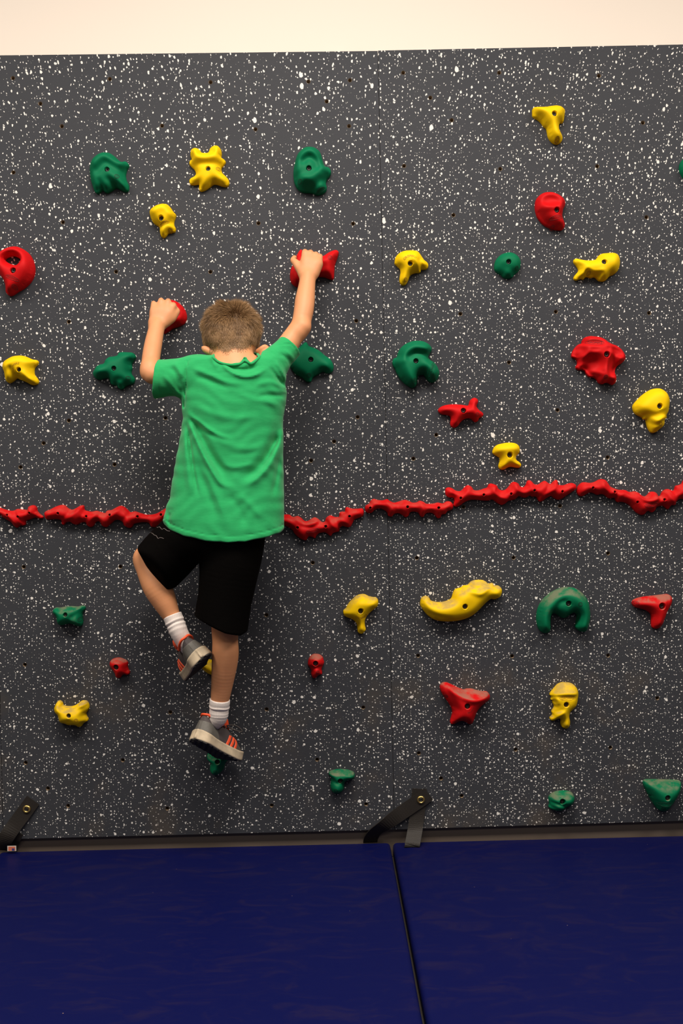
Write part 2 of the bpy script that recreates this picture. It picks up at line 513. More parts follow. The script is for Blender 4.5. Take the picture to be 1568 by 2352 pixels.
s3 = ribbon('mat_strap', [(W(963, 1812, -.0025), (1, 0, .05)), (W(961, 1840, -.003), (1, 0, .05)), (W(957, 1875, -.006), (1, 0, .07)), (W(953, 1905, -.016), (1, 0, .08)),
                          (W(949, 1928, -.036), (1, 0, .08)), (W(946, 1943, -.046), (1, 0, .1)), (W(944, 1948, -.034), (1, 0, .1))], .046, M['web'])
tag(s3, 'black webbing strap hanging straight down onto the right blue mat', 'strap', 'mat straps')
s2 = ribbon('mat_strap', [(W(984.5, 1823.5, -.007), (.55, 0, -.83)), (W(966, 1837, -.0075), (.57, 0, -.82)), (W(935, 1858, -.010), (.57, 0, -.82)), (W(908, 1877, -.016), (.6, .1, -.78)),
                          (W(882, 1896, -.018), (.65, .35, -.6)), (W(862, 1910, -.004), (.8, .4, -.4)), (W(852, 1924, .012), (1, .2, -.15)), (W(850, 1936, .022), (1, 0, 0))], .0445, M['web'])
tag(s2, 'black webbing strap with brass grommet running diagonally to the left mat', 'strap', 'mat straps')
grommet(W(966.3, 1837, -.0095), s2)

# ------------------------------------------------------------------ holds
BV, BF = lathe([(0.0062, -0.004), (0.0062, 0.0028), (0.0055, 0.0036), (0.0034, 0.0036), (0.0031, 0.0004), (0.0002, 0.0004)], 14)
bolt_me = None
_font = bpy.data.curves.new('lettering', 'FONT'); _font.body = 'GROPERZ'; _font.size = 1.0; _font.align_x = 'CENTER'; _font.align_y = 'CENTER'
_fo = bpy.data.objects.new('lettering', _font); COL.objects.link(_fo)
bpy.context.view_layer.update()
_tm = bpy.data.meshes.new_from_object(_fo.evaluated_get(bpy.context.evaluated_depsgraph_get()))
bpy.data.objects.remove(_fo)
TXT_V = np.array([v.co[:2] for v in _tm.vertices]); TXT_F = [tuple(p.vertices) for p in _tm.polygons]
TXT_W = np.ptp(TXT_V[:, 0])


def make_hold(col, label, zoom, outline, bolts, H=0.045, R=None, feats=(), marks=(), texts=(), holes=(), group='climbing holds bolted on the wall', seed_depth=0.35, bolt_depth=0.014, smooth=4):
    global bolt_me
    x0, y0, s = zoom
    Yo = -H*seed_depth
    def uv(zx, zy, Y): return xz(x0+zx/s, y0+zy/s, Y)
    k = 1.0/(s*S(0))                     # metres per zoom pixel
    poly = catmull([uv(zx, zy, Yo) for zx, zy in outline], 5)
    inner = [catmull([uv(zx, zy, Yo) for zx, zy in h], 5) for h in holes]
    allp = [poly]+inner
    lo, hi = poly.min(0), poly.max(0)
    g = max(0.0021, min(0.0034, np.sqrt(np.prod(hi-lo))/36))
    gx, gz = np.meshgrid(np.arange(lo[0], hi[0], g), np.arange(lo[1], hi[1], g*0.866), indexing='ij')
    gx = gx+(np.arange(gx.shape[1]) % 2)*g/2
    G = np.stack([gx.ravel(), gz.ravel()], 1)

    def dist(p):
        d = seg_dist(p, poly)
        for q in inner: d = np.minimum(d, seg_dist(p, q))
        return d

    def ins(p):
        r = inside(p, poly)
        for q in inner: r &= ~inside(p, q)
        return r
    G = G[ins(G)]; dG = dist(G); dmax = dG.max()
    R_ = R or min(0.026, dmax*0.8)
    pts = [G[dG > g*0.9]]
    for q in allp:                        # inset rings that resolve the rounded edge
        t = np.roll(q, -1, 0)-np.roll(q, 1, 0); t /= np.linalg.norm(t, axis=1)[:, None]+1e-12
        nrm = np.stack([-t[:, 1], t[:, 0]], 1)
        for off in (0.0004, 0.0014):
            for sg in (1, -1):
                r_ = q+nrm*off*sg; r_ = r_[ins(r_)]; dd = dist(r_); pts.append(r_[dd > off*0.85])
    pts = np.concatenate(pts)
    bl = []
    for (bx, by, br) in bolts:
        bl.append((uv(bx, by, -H*0.92), br*k*S(0)/S(-H)))
    for c, r in bl:
        pts = pts[np.hypot(*(pts-c).T) > r*1.3]
    ring_tags = []
    special = [np.zeros(len(pts), int)]
    for c, r in bl:
        for rr, code in ((1.28, 0), (1.12, 0), (1.0, 1), (0.93, 2), (0.5, 2), (0.0, 2)):
            n = 18 if rr > 0 else 1
            a = np.linspace(0, 2*np.pi, n, endpoint=False)
            q = c+np.stack([np.cos(a), np.sin(a)], 1)*r*rr
            q = q[ins(q)] if len(q) else q
            pts = np.concatenate([pts, q]); special.append(np.full(len(q), code))
    special = np.concatenate(special)
    bnd = np.concatenate(allp)
    nb = len(bnd)
    V2 = [Vector(p) for p in np.concatenate([bnd, pts])]
    E2 = []; o = 0
    for q in allp:
        E2 += [(o+i, o+(i+1) % len(q)) for i in range(len(q))]; o += len(q)
    rv, re, rf, ov, *_ = delaunay_2d_cdt(V2, E2, [], 0, 1e-7)
    rv = np.array([tuple(v) for v in rv])
    code = np.zeros(len(rv), int); isb = np.zeros(len(rv), bool)
    for i, ol in enumerate(ov):
        for q in ol:
            if q < nb: isb[i] = True
            else: code[i] = max(code[i], special[q-nb])
    T = np.array([tuple(f) for f in rf]); cen = rv[T].mean(1); T = T[ins(cen)]
    A = rv[T[:, 0]]; B = rv[T[:, 1]]; C_ = rv[T[:, 2]]
    ar = (B[:, 0]-A[:, 0])*(C_[:, 1]-A[:, 1])-(B[:, 1]-A[:, 1])*(C_[:, 0]-A[:, 0])
    T[ar < 0] = T[ar < 0][:, ::-1]; T = T[np.abs(ar) > 1e-12]
    d = dist(rv); d[isb] = 0
    t = np.clip(d/R_, 0, 1); prof = np.sqrt(np.clip(1-(1-t)**2, 0, 1))
    prof = prof*(0.86+0.14*np.clip(d/(dmax+1e-9), 0, 1))
    h = H*prof
    ed = np.concatenate([T[:, [0, 1]], T[:, [1, 2]], T[:, [2, 0]]]); ed = np.concatenate([ed, ed[:, ::-1]])
    free = (~isb) & (d > 0.0022)
    def lap(h, it, free):
        for _ in range(it):
            sm = np.bincount(ed[:, 0], h[ed[:, 1]], len(rv)); ct = np.bincount(ed[:, 0], minlength=len(rv))
            h = np.where(free, 0.35*h+0.65*sm/np.maximum(ct, 1), h)
        return h
    h = lap(h, smooth*2, free)
    edge = np.clip(d/0.006, 0, 1)
    for f in feats:
        if f[0] in 'gd':
            _, fx, fy, rx, ry, ang, amp = f
            c = uv(fx, fy, -H); dx = rv-c; ca, sa = math.cos(math.radians(ang)), math.sin(math.radians(ang))
            u = (dx[:, 0]*ca+dx[:, 1]*sa)/(rx*k); v = (-dx[:, 0]*sa+dx[:, 1]*ca)/(ry*k)
            q = u*u+v*v; h = h+amp*np.exp(-(q if f[0] == 'g' else 0.8*q**2.2))*edge
        else:
            _, line, wd, amp = f
            L = catmull([uv(a, b, -H) for a, b in line], 5, False)
            q = seg_dist(rv, L, False)/(wd*k)
            h = h+amp*np.exp(-q*q)*edge
    h = np.maximum(h, np.where(isb, 0, 0.0008))
    h = lap(h, smooth, free)
    hb = []
    for c, r in bl:
        dd = np.hypot(*(rv-c).T); near = (dd < r*1.4) & (code == 0)
        hb.append(float(h[near].mean()) if near.any() else H)
    hs = h.copy()
    for (c, r), hh in zip(bl, hb):
        dd = np.hypot(*(rv-c).T)
        h = np.where((code == 1) & (dd < r*1.1), h-0.0012, h)
        h = np.where((code == 2) & (dd < r*1.1), max(hh-bolt_depth, 0.003), h)
    V = np.stack([rv[:, 0], -h-0.0003, rv[:, 1]], 1)
    ctr = np.array([rv[:, 0].mean(), 0, rv[:, 1].mean()])
    # closed back, flat against the panel
    nvv = len(V); back = V.copy(); back[:, 1] = -0.0002
    VV = np.concatenate([V, back])-ctr; FF = np.concatenate([T, T[:, ::-1]+nvv])
    be = {}
    for a, b in T[:, [0, 1]].tolist()+T[:, [1, 2]].tolist()+T[:, [2, 0]].tolist():
        be[(a, b)] = be.get((a, b), 0)+1
    side = []
    for (a, b) in list(be):
        if (b, a) not in be: side += [(b, a, a+nvv), (b, a+nvv, b+nvv)]
    FF = np.concatenate([FF, np.array(side, int)])
    ob = mesh_obj('climbing_hold', VV, FF, M[col])
    ob.location = ctr
    tag(ob, label, 'climbing hold', group)

    bvh = BVHTree.FromPolygons(V.tolist(), T.tolist()) if (marks or texts) else None

    def surf(p):
        """height of the finished surface over the panel at (x, z)"""
        out = []
        for a, b in p:
            q = bvh.ray_cast(Vector((a, -.3, b)), Vector((0, 1, 0)))
            out.append(-q[0].y if q[0] is not None else .001)
        return np.array(out)
    for (c, r), hh in zip(bl, hb):
        if bolt_me is None:
            b = mesh_obj('bolt', BV, BF, M['steel'], ob); bolt_me = b.data
        else:
            b = bpy.data.objects.new('bolt', bolt_me); COL.objects.link(b); b.parent = ob
        b.location = np.array([c[0], -max(hh-bolt_depth, 0.003)-0.0035, c[1]])-ctr
        sc = min(1.0, r*0.88/0.0062); b.scale = (sc, 1, sc)
    for (mx, my, mr) in marks:
        c = uv(mx, my, -H*0.9); r = mr*k; V_, F_ = [], []
        def strip(ps, wd):
            ps = np.array(ps); tt = np.gradient(ps, axis=0); tt /= np.linalg.norm(tt, axis=1)[:, None]+1e-12
            nn = np.stack([-tt[:, 1], tt[:, 0]], 1); b0 = len(V_)
            for e in (ps-nn*wd, ps, ps+nn*wd):
                pass
            L_, M_, R2 = ps-nn*wd, ps, ps+nn*wd
            hL, hM, hR = surf(L_)+.0003, surf(M_)+.0006, surf(R2)+.0003
            for i in range(len(ps)):
                V_.append((L_[i][0]-ctr[0], -hL[i]-.0003, L_[i][1]-ctr[2])); V_.append((M_[i][0]-ctr[0], -hM[i]-.0003, M_[i][1]-ctr[2])); V_.append((R2[i][0]-ctr[0], -hR[i]-.0003, R2[i][1]-ctr[2]))
            for i in range(len(ps)-1):
                a = b0+i*3; F_.extend([(a, a+1, a+4, a+3), (a+1, a+2, a+5, a+4)])
        a = np.linspace(0, 2*np.pi, 25); strip(c+np.stack([np.cos(a), np.sin(a)], 1)*r, 0.0007)
        for q in range(3):
            a = np.linspace(q*2.094+.2, q*2.094+1.7, 6); strip(c+np.stack([np.cos(a), np.sin(a)], 1)*r*.5, 0.0006)
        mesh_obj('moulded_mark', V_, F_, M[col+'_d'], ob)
    for tx in texts:
        if tx[0] == 'l':
            _, cx, cy, wd, ang = tx
            c = uv(cx, cy, -H*0.9); sc = wd*k/TXT_W; ca, sa = math.cos(math.radians(ang)), math.sin(math.radians(ang))
            q = TXT_V*[sc, sc*1.0]; q = np.stack([q[:, 0]*ca-q[:, 1]*sa, q[:, 0]*sa+q[:, 1]*ca], 1)+c
            a = np.linspace(0, 2*np.pi, 33); e = np.stack([np.cos(a)*wd*k*.62, np.sin(a)*sc*.75], 1)
            e = np.stack([e[:, 0]*ca-e[:, 1]*sa, e[:, 0]*sa+e[:, 1]*ca], 1)+c
            rim = surf(e)
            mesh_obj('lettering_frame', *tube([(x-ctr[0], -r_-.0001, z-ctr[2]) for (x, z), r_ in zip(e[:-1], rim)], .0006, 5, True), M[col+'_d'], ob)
        else:
            _, cx, cy, rad, a0, a1 = tx          # on an arc about (cx, cy)
            c = uv(cx, cy, -H*0.9); rr = rad*k; arc = math.radians(a1-a0)*rr; sc = abs(arc)/TXT_W
            th = math.radians((a0+a1)/2)+TXT_V[:, 0]*sc/rr*np.sign(a1-a0)
            rd = rr+TXT_V[:, 1]*sc*(-np.sign(a1-a0))
            q = c+np.stack([np.cos(th)*rd, np.sin(th)*rd], 1)
        hq = surf(q)+0.0006
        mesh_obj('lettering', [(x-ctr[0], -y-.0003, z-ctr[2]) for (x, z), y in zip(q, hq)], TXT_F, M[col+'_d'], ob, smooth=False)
    return ob


ZA = (180, 310, 4.126); ZB = (640, 310, 9.8); ZC = (0, 540, 13.07); ZD = (0, 780, 4.7515); ZE = (1200, 220, 11.2); ZF = (1200, 420, 11.2)
ZG = (880, 550, 11.2); ZH = (1110, 560, 4.612); ZI = (1290, 750, 9.224); ZJ = (880, 760, 6.272); ZK = (1440, 870, 12.25); ZL = (1110, 1000, 14.25)
ZM = (0, 1140, 3.92); ZN = (640, 1120, 3.733); ZO = (1000, 1080, 4.612); ZP = (1300, 1080, 5.851); ZQ = (770, 1310, 3.824); ZR = (1210, 1320, 4.380)
ZS = (90, 1360, 6.533); ZT = (980, 1540, 4.126); ZU = (680, 1480, 6.533); ZV = (1220, 1760, 4.506); ZW = (300, 540, 3.0154); ZX = (360, 1380, 5.6)
ZY = (330, 670, 14.25); Z1 = (0, 0, 1.0)

make_hold('green', 'green climbing hold with three drooping lobes, top left, left of the yellow star', ZA,
    [(235,157),(290,163),(340,195),(385,235),(410,248),(440,243),(468,262),(472,290),(455,320),(447,350),(443,385),(455,430),(472,470),(470,515),(445,530),(410,520),(375,500),(345,495),(310,520),(270,540),(240,530),(225,515),(205,530),(175,548),(150,530),(130,480),(112,420),(102,350),(105,280),(125,225),(165,185),(200,165)],
    [(270,325,25)], 0.046, feats=[('r',[(150,260),(235,195),(330,235),(440,275)],34,.010),('r',[(170,330),(250,255),(340,300),(430,345)],32,-.008),('r',[(212,530),(205,470),(190,420)],16,-.008),('r',[(345,505),(310,450),(275,410)],22,-.009),('r',[(300,370),(380,430),(440,500)],24,.006)],
    marks=[(365,392,19)])
make_hold('yellow', 'yellow star-shaped climbing hold with two horns, upper left between two green holds', ZA,
    [(1110,116),(1145,130),(1165,158),(1200,163),(1228,158),(1245,120),(1280,95),(1320,97),(1348,130),(1355,175),(1352,205),(1385,230),(1392,255),(1370,285),(1352,310),(1360,350),(1390,380),(1420,415),(1426,455),(1405,482),(1360,478),(1310,462),(1275,463),(1240,490),(1200,515),(1160,527),(1140,510),(1140,480),(1135,460),(1090,465),(1058,460),(1046,430),(1060,405),(1095,385),(1108,360),(1095,320),(1065,290),(1046,265),(1055,235),(1070,225),(1058,190),(1060,145),(1080,122)],
    [(1228,318,24)], 0.042, feats=[('r',[(1100,150),(1125,205),(1220,215),(1310,190),(1315,130)],32,.013),('r',[(1075,260),(1220,265),(1370,250)],24,-.007),('r',[(1230,400),(1160,500)],26,.004),('g',1275,135,20,28,-50,-.010),('g',1140,150,18,18,0,-.008)], marks=[(1322,310,18)])
make_hold('yellow', 'small yellow climbing hold with a two-toed foot, below the yellow star hold', ZA,
    [(805,645),(840,652),(870,680),(895,718),(920,748),(915,780),(903,815),(905,850),(918,880),(910,912),(880,918),(850,925),(830,950),(805,968),(780,955),(768,920),(763,870),(745,855),(710,830),(690,800),(675,760),(670,720),(690,688),(730,662),(770,648)],
    [(782,785,25)], 0.044, feats=[('r',[(700,720),(760,680),(830,690),(880,750)],36,.008),('r',[(760,850),(830,830),(895,800)],24,-.009),('g',860,885,26,26,0,-.008)], texts=[('l',808,828,78,18)], marks=[(860,888,16)])
make_hold('green', 'large green ear-shaped climbing hold with a rounded dish, top centre', ZB,
    [(700,245),(790,258),(870,305),(930,370),(960,440),(980,520),(1010,610),(1050,690),(1105,705),(1155,745),(1178,800),(1170,860),(1130,920),(1085,970),(1065,1030),(1065,1090),(1080,1150),(1070,1220),(1020,1280),(950,1310),(880,1325),(820,1310),(760,1285),(680,1275),(570,1270),(490,1245),(420,1190),(370,1110),(340,1020),(327,920),(325,800),(338,700),(360,600),(390,480),(430,400),(490,330),(560,275),(620,252)],
    [(678,750,62)], 0.052, feats=[('r',[(420,760),(470,480),(690,350),(890,480),(950,720)],80,.010),('r',[(540,560),(680,470),(830,560),(880,690)],75,-.012),('r',[(570,960),(720,960),(880,860)],80,.010),('r',[(610,1090),(800,1120),(960,970)],60,-.010)],
    marks=[(470,1035,44)], texts=[('l',945,1190,190,28)])
make_hold('red', 'red ring-shaped climbing hold with an oval through-hole at the left edge', ZC,
    [(400,325),(520,335),(640,380),(760,455),(860,550),(940,680),(985,800),(1015,930),(1018,1050),(1000,1170),(950,1290),(880,1400),(770,1510),(640,1610),(500,1690),(380,1770),(270,1800),(190,1760),(155,1680),(150,1560),(120,1420),(70,1300),(0,1210),(-60,1080),(-100,900),(-110,720),(-80,580),(0,470),(120,400),(260,345)],
    [(395,1060,92)], 0.052, R=0.018, feats=[('g',700,900,300,300,0,.010)], holes=[[(130,700),(230,630),(350,600),(480,630),(580,700),(600,760),(560,840),(470,885),(380,875),(270,830),(180,780)]],
    marks=[(405,1535,62)], texts=[('l',370,1290,330,-22)])
make_hold('yellow', 'yellow curved climbing hold with three points, at the left edge beside the green one', ZD,
    [(200,168),(260,175),(310,195),(350,212),(395,220),(410,245),(395,275),(370,300),(362,345),(370,385),(395,415),(411,450),(400,480),(360,492),(320,485),(280,462),(240,445),(205,432),(175,418),(140,445),(105,467),(70,462),(50,430),(42,390),(35,350),(20,310),(18,275),(35,235),(75,205),(130,178)],
    [(205,328,26)], 0.048, feats=[('r',[(100,310),(130,370),(190,410)],30,-.010),('r',[(60,290),(150,220),(280,220)],40,.006),('r',[(250,370),(340,430),(385,465)],34,.006)], texts=[('a',205,328,66,190,80)])
make_hold('green', 'green lumpy climbing hold with a left-pointing snout, left of the climber', ZD,
    [(1330,130),(1390,132),(1440,138),(1470,165),(1475,195),(1450,230),(1432,265),(1437,310),(1428,345),(1432,375),(1455,405),(1466,435),(1450,475),(1405,490),(1365,505),(1345,530),(1315,542),(1285,525),(1268,500),(1225,492),(1200,475),(1188,440),(1165,415),(1125,422),(1085,432),(1045,425),(1015,395),(1008,355),(1025,320),(1050,285),(1090,265),(1125,255),(1145,215),(1185,185),(1230,178),(1270,168),(1290,140)],
    [(1242,315,27)], 0.046, feats=[('g',1090,340,60,50,0,.007),('g',1410,180,60,40,0,.006),('g',1290,430,60,30,0,-.008)], marks=[(1390,415,21)])
make_hold('yellow', 'yellow climbing hold shaped like a flag on a short stem, at the top right', ZE,
    [(265,330),(300,275),(420,272),(560,268),(700,245),(800,230),(900,225),(1000,250),(1070,305),(1105,370),(1095,480),(1075,610),(1050,660),(990,670),(955,720),(955,830),(990,920),(1030,1010),(1040,1090),(1010,1160),(950,1205),(870,1212),(800,1185),(720,1110),(670,1020),(645,900),(620,810),(550,750),(490,660),(400,580),(300,525),(268,480),(265,400)],
    [(815,460,72)], 0.048, feats=[('r',[(330,350),(470,480),(560,620),(610,780)],60,-.012),('r',[(380,310),(600,420),(760,700),(850,1050)],110,.008),('g',1010,600,60,60,0,-.008)], marks=[(920,1075,52)])
make_hold('red', 'red climbing hold with a deep scooped pocket, upper right below the yellow flag shape', ZF,
    [(670,215),(780,220),(900,260),(1000,320),(1080,400),(1115,490),(1100,580),(1060,660),(1045,740),(1035,830),(1060,920),(1090,1010),(1100,1080),(1075,1150),(1020,1185),(920,1185),(800,1165),(680,1120),(560,1050),(470,960),(400,860),(360,750),(338,630),(340,500),(370,390),(440,300),(550,235)],
    [(880,700,72)], 0.054, feats=[('d',760,430,215,145,-10,-.019),('r',[(420,620),(640,620),(900,540),(1010,640)],90,.010),('r',[(470,700),(580,900),(720,1010)],80,-.012)], texts=[('l',875,885,270,8)], marks=[(820,1085,45)])
make_hold('yellow', 'yellow bird-like climbing hold with a drooping leg, left of the round green hold', ZG,
    [(700,260),(800,265),(890,290),(950,350),(1010,440),(1070,520),(1140,580),(1167,640),(1160,700),(1110,750),(1040,755),(980,765),(965,820),(930,840),(860,840),(780,860),(710,900),(670,970),(640,1050),(600,1120),(550,1160),(490,1155),(440,1110),(420,1030),(430,930),(445,830),(430,740),(370,680),(305,620),(295,570),(310,460),(370,370),(450,310),(560,272)],
    [(695,615,68)], 0.046, feats=[('r',[(800,500),(900,640),(950,810)],55,.010),('r',[(940,500),(990,640),(1000,740)],55,-.010),('g',420,620,110,70,0,.006)], texts=[('a',695,615,185,150,40)], marks=[(590,1000,45)])
make_hold('green', 'round green dome climbing hold, upper right', ZH,
    [(265,83),(320,92),(365,120),(395,165),(400,215),(385,270),(350,310),(325,330),(305,355),(250,362),(215,350),(190,325),(150,300),(120,265),(122,205),(145,150),(195,105)],
    [(268,190,28)], 0.040, feats=[('r',[(200,230),(260,250),(330,300)],40,-.005)], marks=[(360,250,19)])
make_hold('yellow', 'yellow fish-shaped climbing hold with a forked tail, at the right', ZH,
    [(1310,92),(1380,88),(1430,110),(1450,160),(1450,220),(1430,280),(1390,315),(1340,340),(1315,370),(1280,390),(1235,388),(1210,370),(1185,348),(1140,355),(1110,345),(1085,350),(1065,373),(1045,365),(1020,370),(990,382),(965,370),(965,345),(985,315),(1010,285),(1010,260),(990,225),(962,190),(965,160),(990,150),(1040,160),(1090,168),(1150,168),(1200,155),(1225,120),(1260,98)],
    [(1280,190,27)], 0.044, feats=[('r',[(1050,330),(1075,265),(1110,245),(1170,285),(1270,275)],13,.008),('r',[(1090,320),(1110,275),(1170,310),(1250,305)],16,-.008),('g',1380,200,60,90,0,.008)], marks=[(1127,300,18)])
make_hold('red', 'large red climbing hold covered in round hollows, at the right', ZI,
    [(600,190),(700,195),(830,215),(930,265),(1000,320),(1090,365),(1180,400),(1270,470),(1330,550),(1360,620),(1350,700),(1290,765),(1220,810),(1170,860),(1145,920),(1140,980),(1165,1050),(1165,1140),(1130,1210),(1070,1220),(1010,1185),(950,1180),(900,1205),(850,1205),(800,1180),(750,1110),(700,1070),(640,1065),(580,1045),(530,985),(500,930),(440,905),(380,910),(325,880),(315,840),(345,785),(340,710),(290,660),(230,635),(225,580),(260,490),(320,410),(380,360),(435,345),(450,290),(500,220)],
    [(955,590,66)], 0.058, R=0.022, feats=[('d',690,770,215,185,0,-.030),('d',400,500,135,105,20,-.022),('d',735,325,200,70,-3,-.012),('d',1120,800,105,220,-12,-.026),('d',1220,520,75,140,55,-.018),('d',720,470,90,40,0,-.005),('d',740,1005,120,50,-20,-.009),('g',880,940,40,30,0,-.006),('g',1020,450,45,35,0,-.005)], texts=[('l',720,328,300,-4)], marks=[(940,1060,38)], smooth=2)
make_hold('green', 'large green C-shaped climbing hold right of the panel seam', ZJ,
    [(510,133),(590,145),(660,185),(700,235),(700,280),(670,330),(655,370),(680,410),(740,450),(790,520),(812,590),(805,650),(770,710),(715,738),(665,725),(630,690),(590,630),(555,625),(515,640),(500,690),(490,750),(470,795),(430,812),(385,800),(320,760),(250,690),(200,610),(175,550),(145,500),(132,440),(150,390),(195,370),(215,300),(260,230),(330,175),(420,140)],
    [(470,435,37)], 0.056, feats=[('r',[(300,420),(330,300),(450,220),(640,260)],55,.012),('r',[(370,370),(470,310),(600,320)],36,-.012),('r',[(170,400),(190,480),(230,600)],22,-.008),('r',[(340,520),(400,640),(430,740)],70,.010),('r',[(620,480),(720,600)],70,.008)], texts=[('l',705,545,190,68)], marks=[(468,700,26)])
make_hold('red', 'red climbing hold shaped like a leaping animal, right of the green C shape', ZJ,
    [(840,1085),(920,1060),(1020,1052),(1120,1058),(1195,1070),(1230,1065),(1250,1005),(1285,968),(1330,960),(1365,985),(1370,1025),(1350,1085),(1385,1135),(1430,1170),(1448,1205),(1420,1240),(1385,1255),(1370,1290),(1335,1312),(1300,1295),(1265,1260),(1220,1255),(1170,1270),(1120,1310),(1080,1365),(1030,1392),(985,1378),(968,1335),(975,1270),(960,1225),(905,1205),(840,1195),(800,1165),(795,1125)],
    [(1157,1145,40)], 0.040, feats=[('g',1300,1100,50,80,0,.004)], marks=[(1360,1200,27)])
make_hold('yellow', 'yellow climbing hold like a capped head with a ruffled collar, at the right edge', ZK,
    [(860,257),(950,262),(1050,310),(1140,390),(1190,480),(1215,580),(1215,700),(1195,820),(1180,920),(1130,1020),(1135,1090),(1095,1130),(1075,1180),(1065,1280),(1010,1360),(920,1430),(850,1490),(760,1515),(690,1490),(630,1400),(590,1290),(560,1160),(530,1135),(480,1125),(460,1085),(400,1050),(300,1000),(230,930),(195,830),(195,750),(240,670),(330,570),(440,460),(560,370),(680,300),(770,268)],
    [(915,770,82)], 0.058, feats=[('r',[(470,1100),(570,1060),(700,1100),(860,1190),(1000,1110),(1120,1080)],40,.009),('r',[(560,1150),(700,1190),(860,1280),(1010,1190),(1080,1150)],40,-.010),('r',[(610,960),(860,985),(1160,860)],26,-.008),('r',[(600,1010),(860,1060),(1140,960)],40,-.007)], marks=[(980,1255,52)])
make_hold('yellow', 'small yellow four-legged climbing hold just above the red rail', ZL,
    [(310,520),(340,430),(400,350),(500,290),(640,255),(780,232),(920,228),(1050,250),(1140,300),(1190,370),(1205,460),(1190,560),(1140,620),(1090,670),(1080,750),(1110,810),(1180,860),(1235,920),(1250,980),(1220,1040),(1150,1055),(1050,1045),(930,1025),(840,1035),(760,1080),(680,1115),(590,1115),(525,1070),(505,1000),(520,920),(545,830),(540,740),(480,690),(390,640),(320,585)],
    [(870,640,98)], 0.042, feats=[('g',800,400,260,110,5,.006),('g',1080,1020,110,40,0,-.006)])

RG = 'red rail holds end to end across the wall'
RAIL = dict(H=0.038, group=RG, smooth=3, bolt_depth=0.016)
make_hold('red', 'short red rail hold at the far left end of the row', ZM,
    [(0,105),(40,118),(90,130),(125,125),(150,113),(200,118),(240,120),(250,95),(280,80),(310,85),(325,105),(330,130),(355,160),(382,180),(378,198),(340,200),(310,190),(270,205),(230,220),(222,255),(195,265),(175,262),(150,283),(125,272),(95,235),(60,215),(20,190),(0,170),(-60,150),(-70,110),(-40,90)],
    [(62,168,11),(157,183,11),(260,150,11)], feats=[('r',[(110,135),(150,190),(205,250)],12,-.007),('r',[(255,120),(330,165)],14,.005),('r',[(30,130),(90,200),(140,265)],14,.006)], **RAIL)
make_hold('red', 'wavy red rail hold running behind the left hip of the climber', ZM,
    [(395,160),(405,135),(450,115),(500,90),(545,77),(580,82),(605,105),(640,120),(680,105),(720,82),(750,85),(755,120),(785,132),(820,138),(860,130),(900,140),(940,150),(960,128),(1000,122),(1040,100),(1080,84),(1115,95),(1145,120),(1170,142),(1210,135),(1260,150),(1320,165),(1390,158),(1440,135),(1500,100),(1560,95),(1575,140),(1500,220),(1440,260),(1400,275),(1360,275),(1335,240),(1290,232),(1230,240),(1200,250),(1185,275),(1155,285),(1115,265),(1100,235),(1070,215),(1030,215),(990,250),(950,278),(915,265),(900,240),(880,225),(855,235),(840,262),(810,278),(780,262),(765,235),(730,235),(690,255),(655,250),(625,230),(590,235),(568,258),(550,245),(545,215),(500,205),(450,208),(410,205)],
    [(520,153,12),(773,180,12),(985,167,12),(1233,182,13),(1445,165,13)], feats=[('r',[(740,90),(650,170),(570,240)],16,.007),('r',[(640,125),(600,160),(560,200)],14,-.006),('r',[(760,130),(720,190),(690,240)],14,-.006),('r',[(870,140),(830,200),(815,265)],16,.007),('r',[(900,145),(880,190),(860,230)],12,-.005),('r',[(1070,100),(1020,160),(960,260)],18,.007),('r',[(1120,110),(1130,180),(1160,270)],18,.006),('r',[(1160,150),(1110,210)],12,-.006),('r',[(1440,140),(1380,200)],14,.005)], **RAIL)
make_hold('red', 'sagging red rail hold just right of the climber', ZN,
    [(-40,250),(0,235),(50,230),(90,232),(120,250),(160,243),(190,258),(220,285),(250,285),(280,265),(310,255),(340,270),(370,295),(395,290),(405,260),(440,237),(475,250),(515,250),(520,215),(545,205),(565,205),(572,175),(590,167),(630,180),(680,180),(715,178),(730,200),(725,240),(690,258),(650,275),(635,300),(615,335),(590,340),(550,330),(525,345),(515,375),(480,385),(460,395),(445,415),(420,400),(395,385),(350,390),(325,410),(310,435),(285,425),(255,420),(235,450),(205,448),(165,425),(130,390),(120,370),(90,345),(40,325),(-40,330)],
    [(160,343,12),(402,333,13),(606,246,12)], feats=[('r',[(150,260),(210,310),(280,310),(330,290)],16,.009),('r',[(200,330),(280,345),(340,310)],14,-.006),('r',[(430,250),(450,310),(510,360)],16,.007),('r',[(510,260),(560,300),(600,325)],16,.006),('r',[(480,265),(500,320)],10,-.005)], texts=[('l',290,368,90,12)], **RAIL)
make_hold('red', 'red rail hold crossing the panel seam', ZN,
    [(740,185),(745,155),(775,135),(790,110),(815,95),(850,105),(890,108),(930,98),(955,115),(990,128),(1030,118),(1080,104),(1120,115),(1150,128),(1185,125),(1210,112),(1245,122),(1270,138),(1330,135),(1365,127),(1410,135),(1440,118),(1475,120),(1498,150),(1490,185),(1450,202),(1430,225),(1400,232),(1385,258),(1365,263),(1345,245),(1325,222),(1290,215),(1260,225),(1240,252),(1215,245),(1195,215),(1160,205),(1130,212),(1110,245),(1085,253),(1060,235),(1030,220),(995,225),(970,248),(940,243),(930,215),(900,190),(860,180),(825,190),(795,217),(755,213)],
    [(785,173,11),(1105,165,13),(1372,173,13)], feats=[('r',[(930,110),(970,170),(960,235)],18,.006),('r',[(1040,130),(1010,190)],14,-.006),('r',[(1210,125),(1240,180),(1235,240)],16,.006),('r',[(1400,150),(1410,220)],14,.004)], **RAIL)
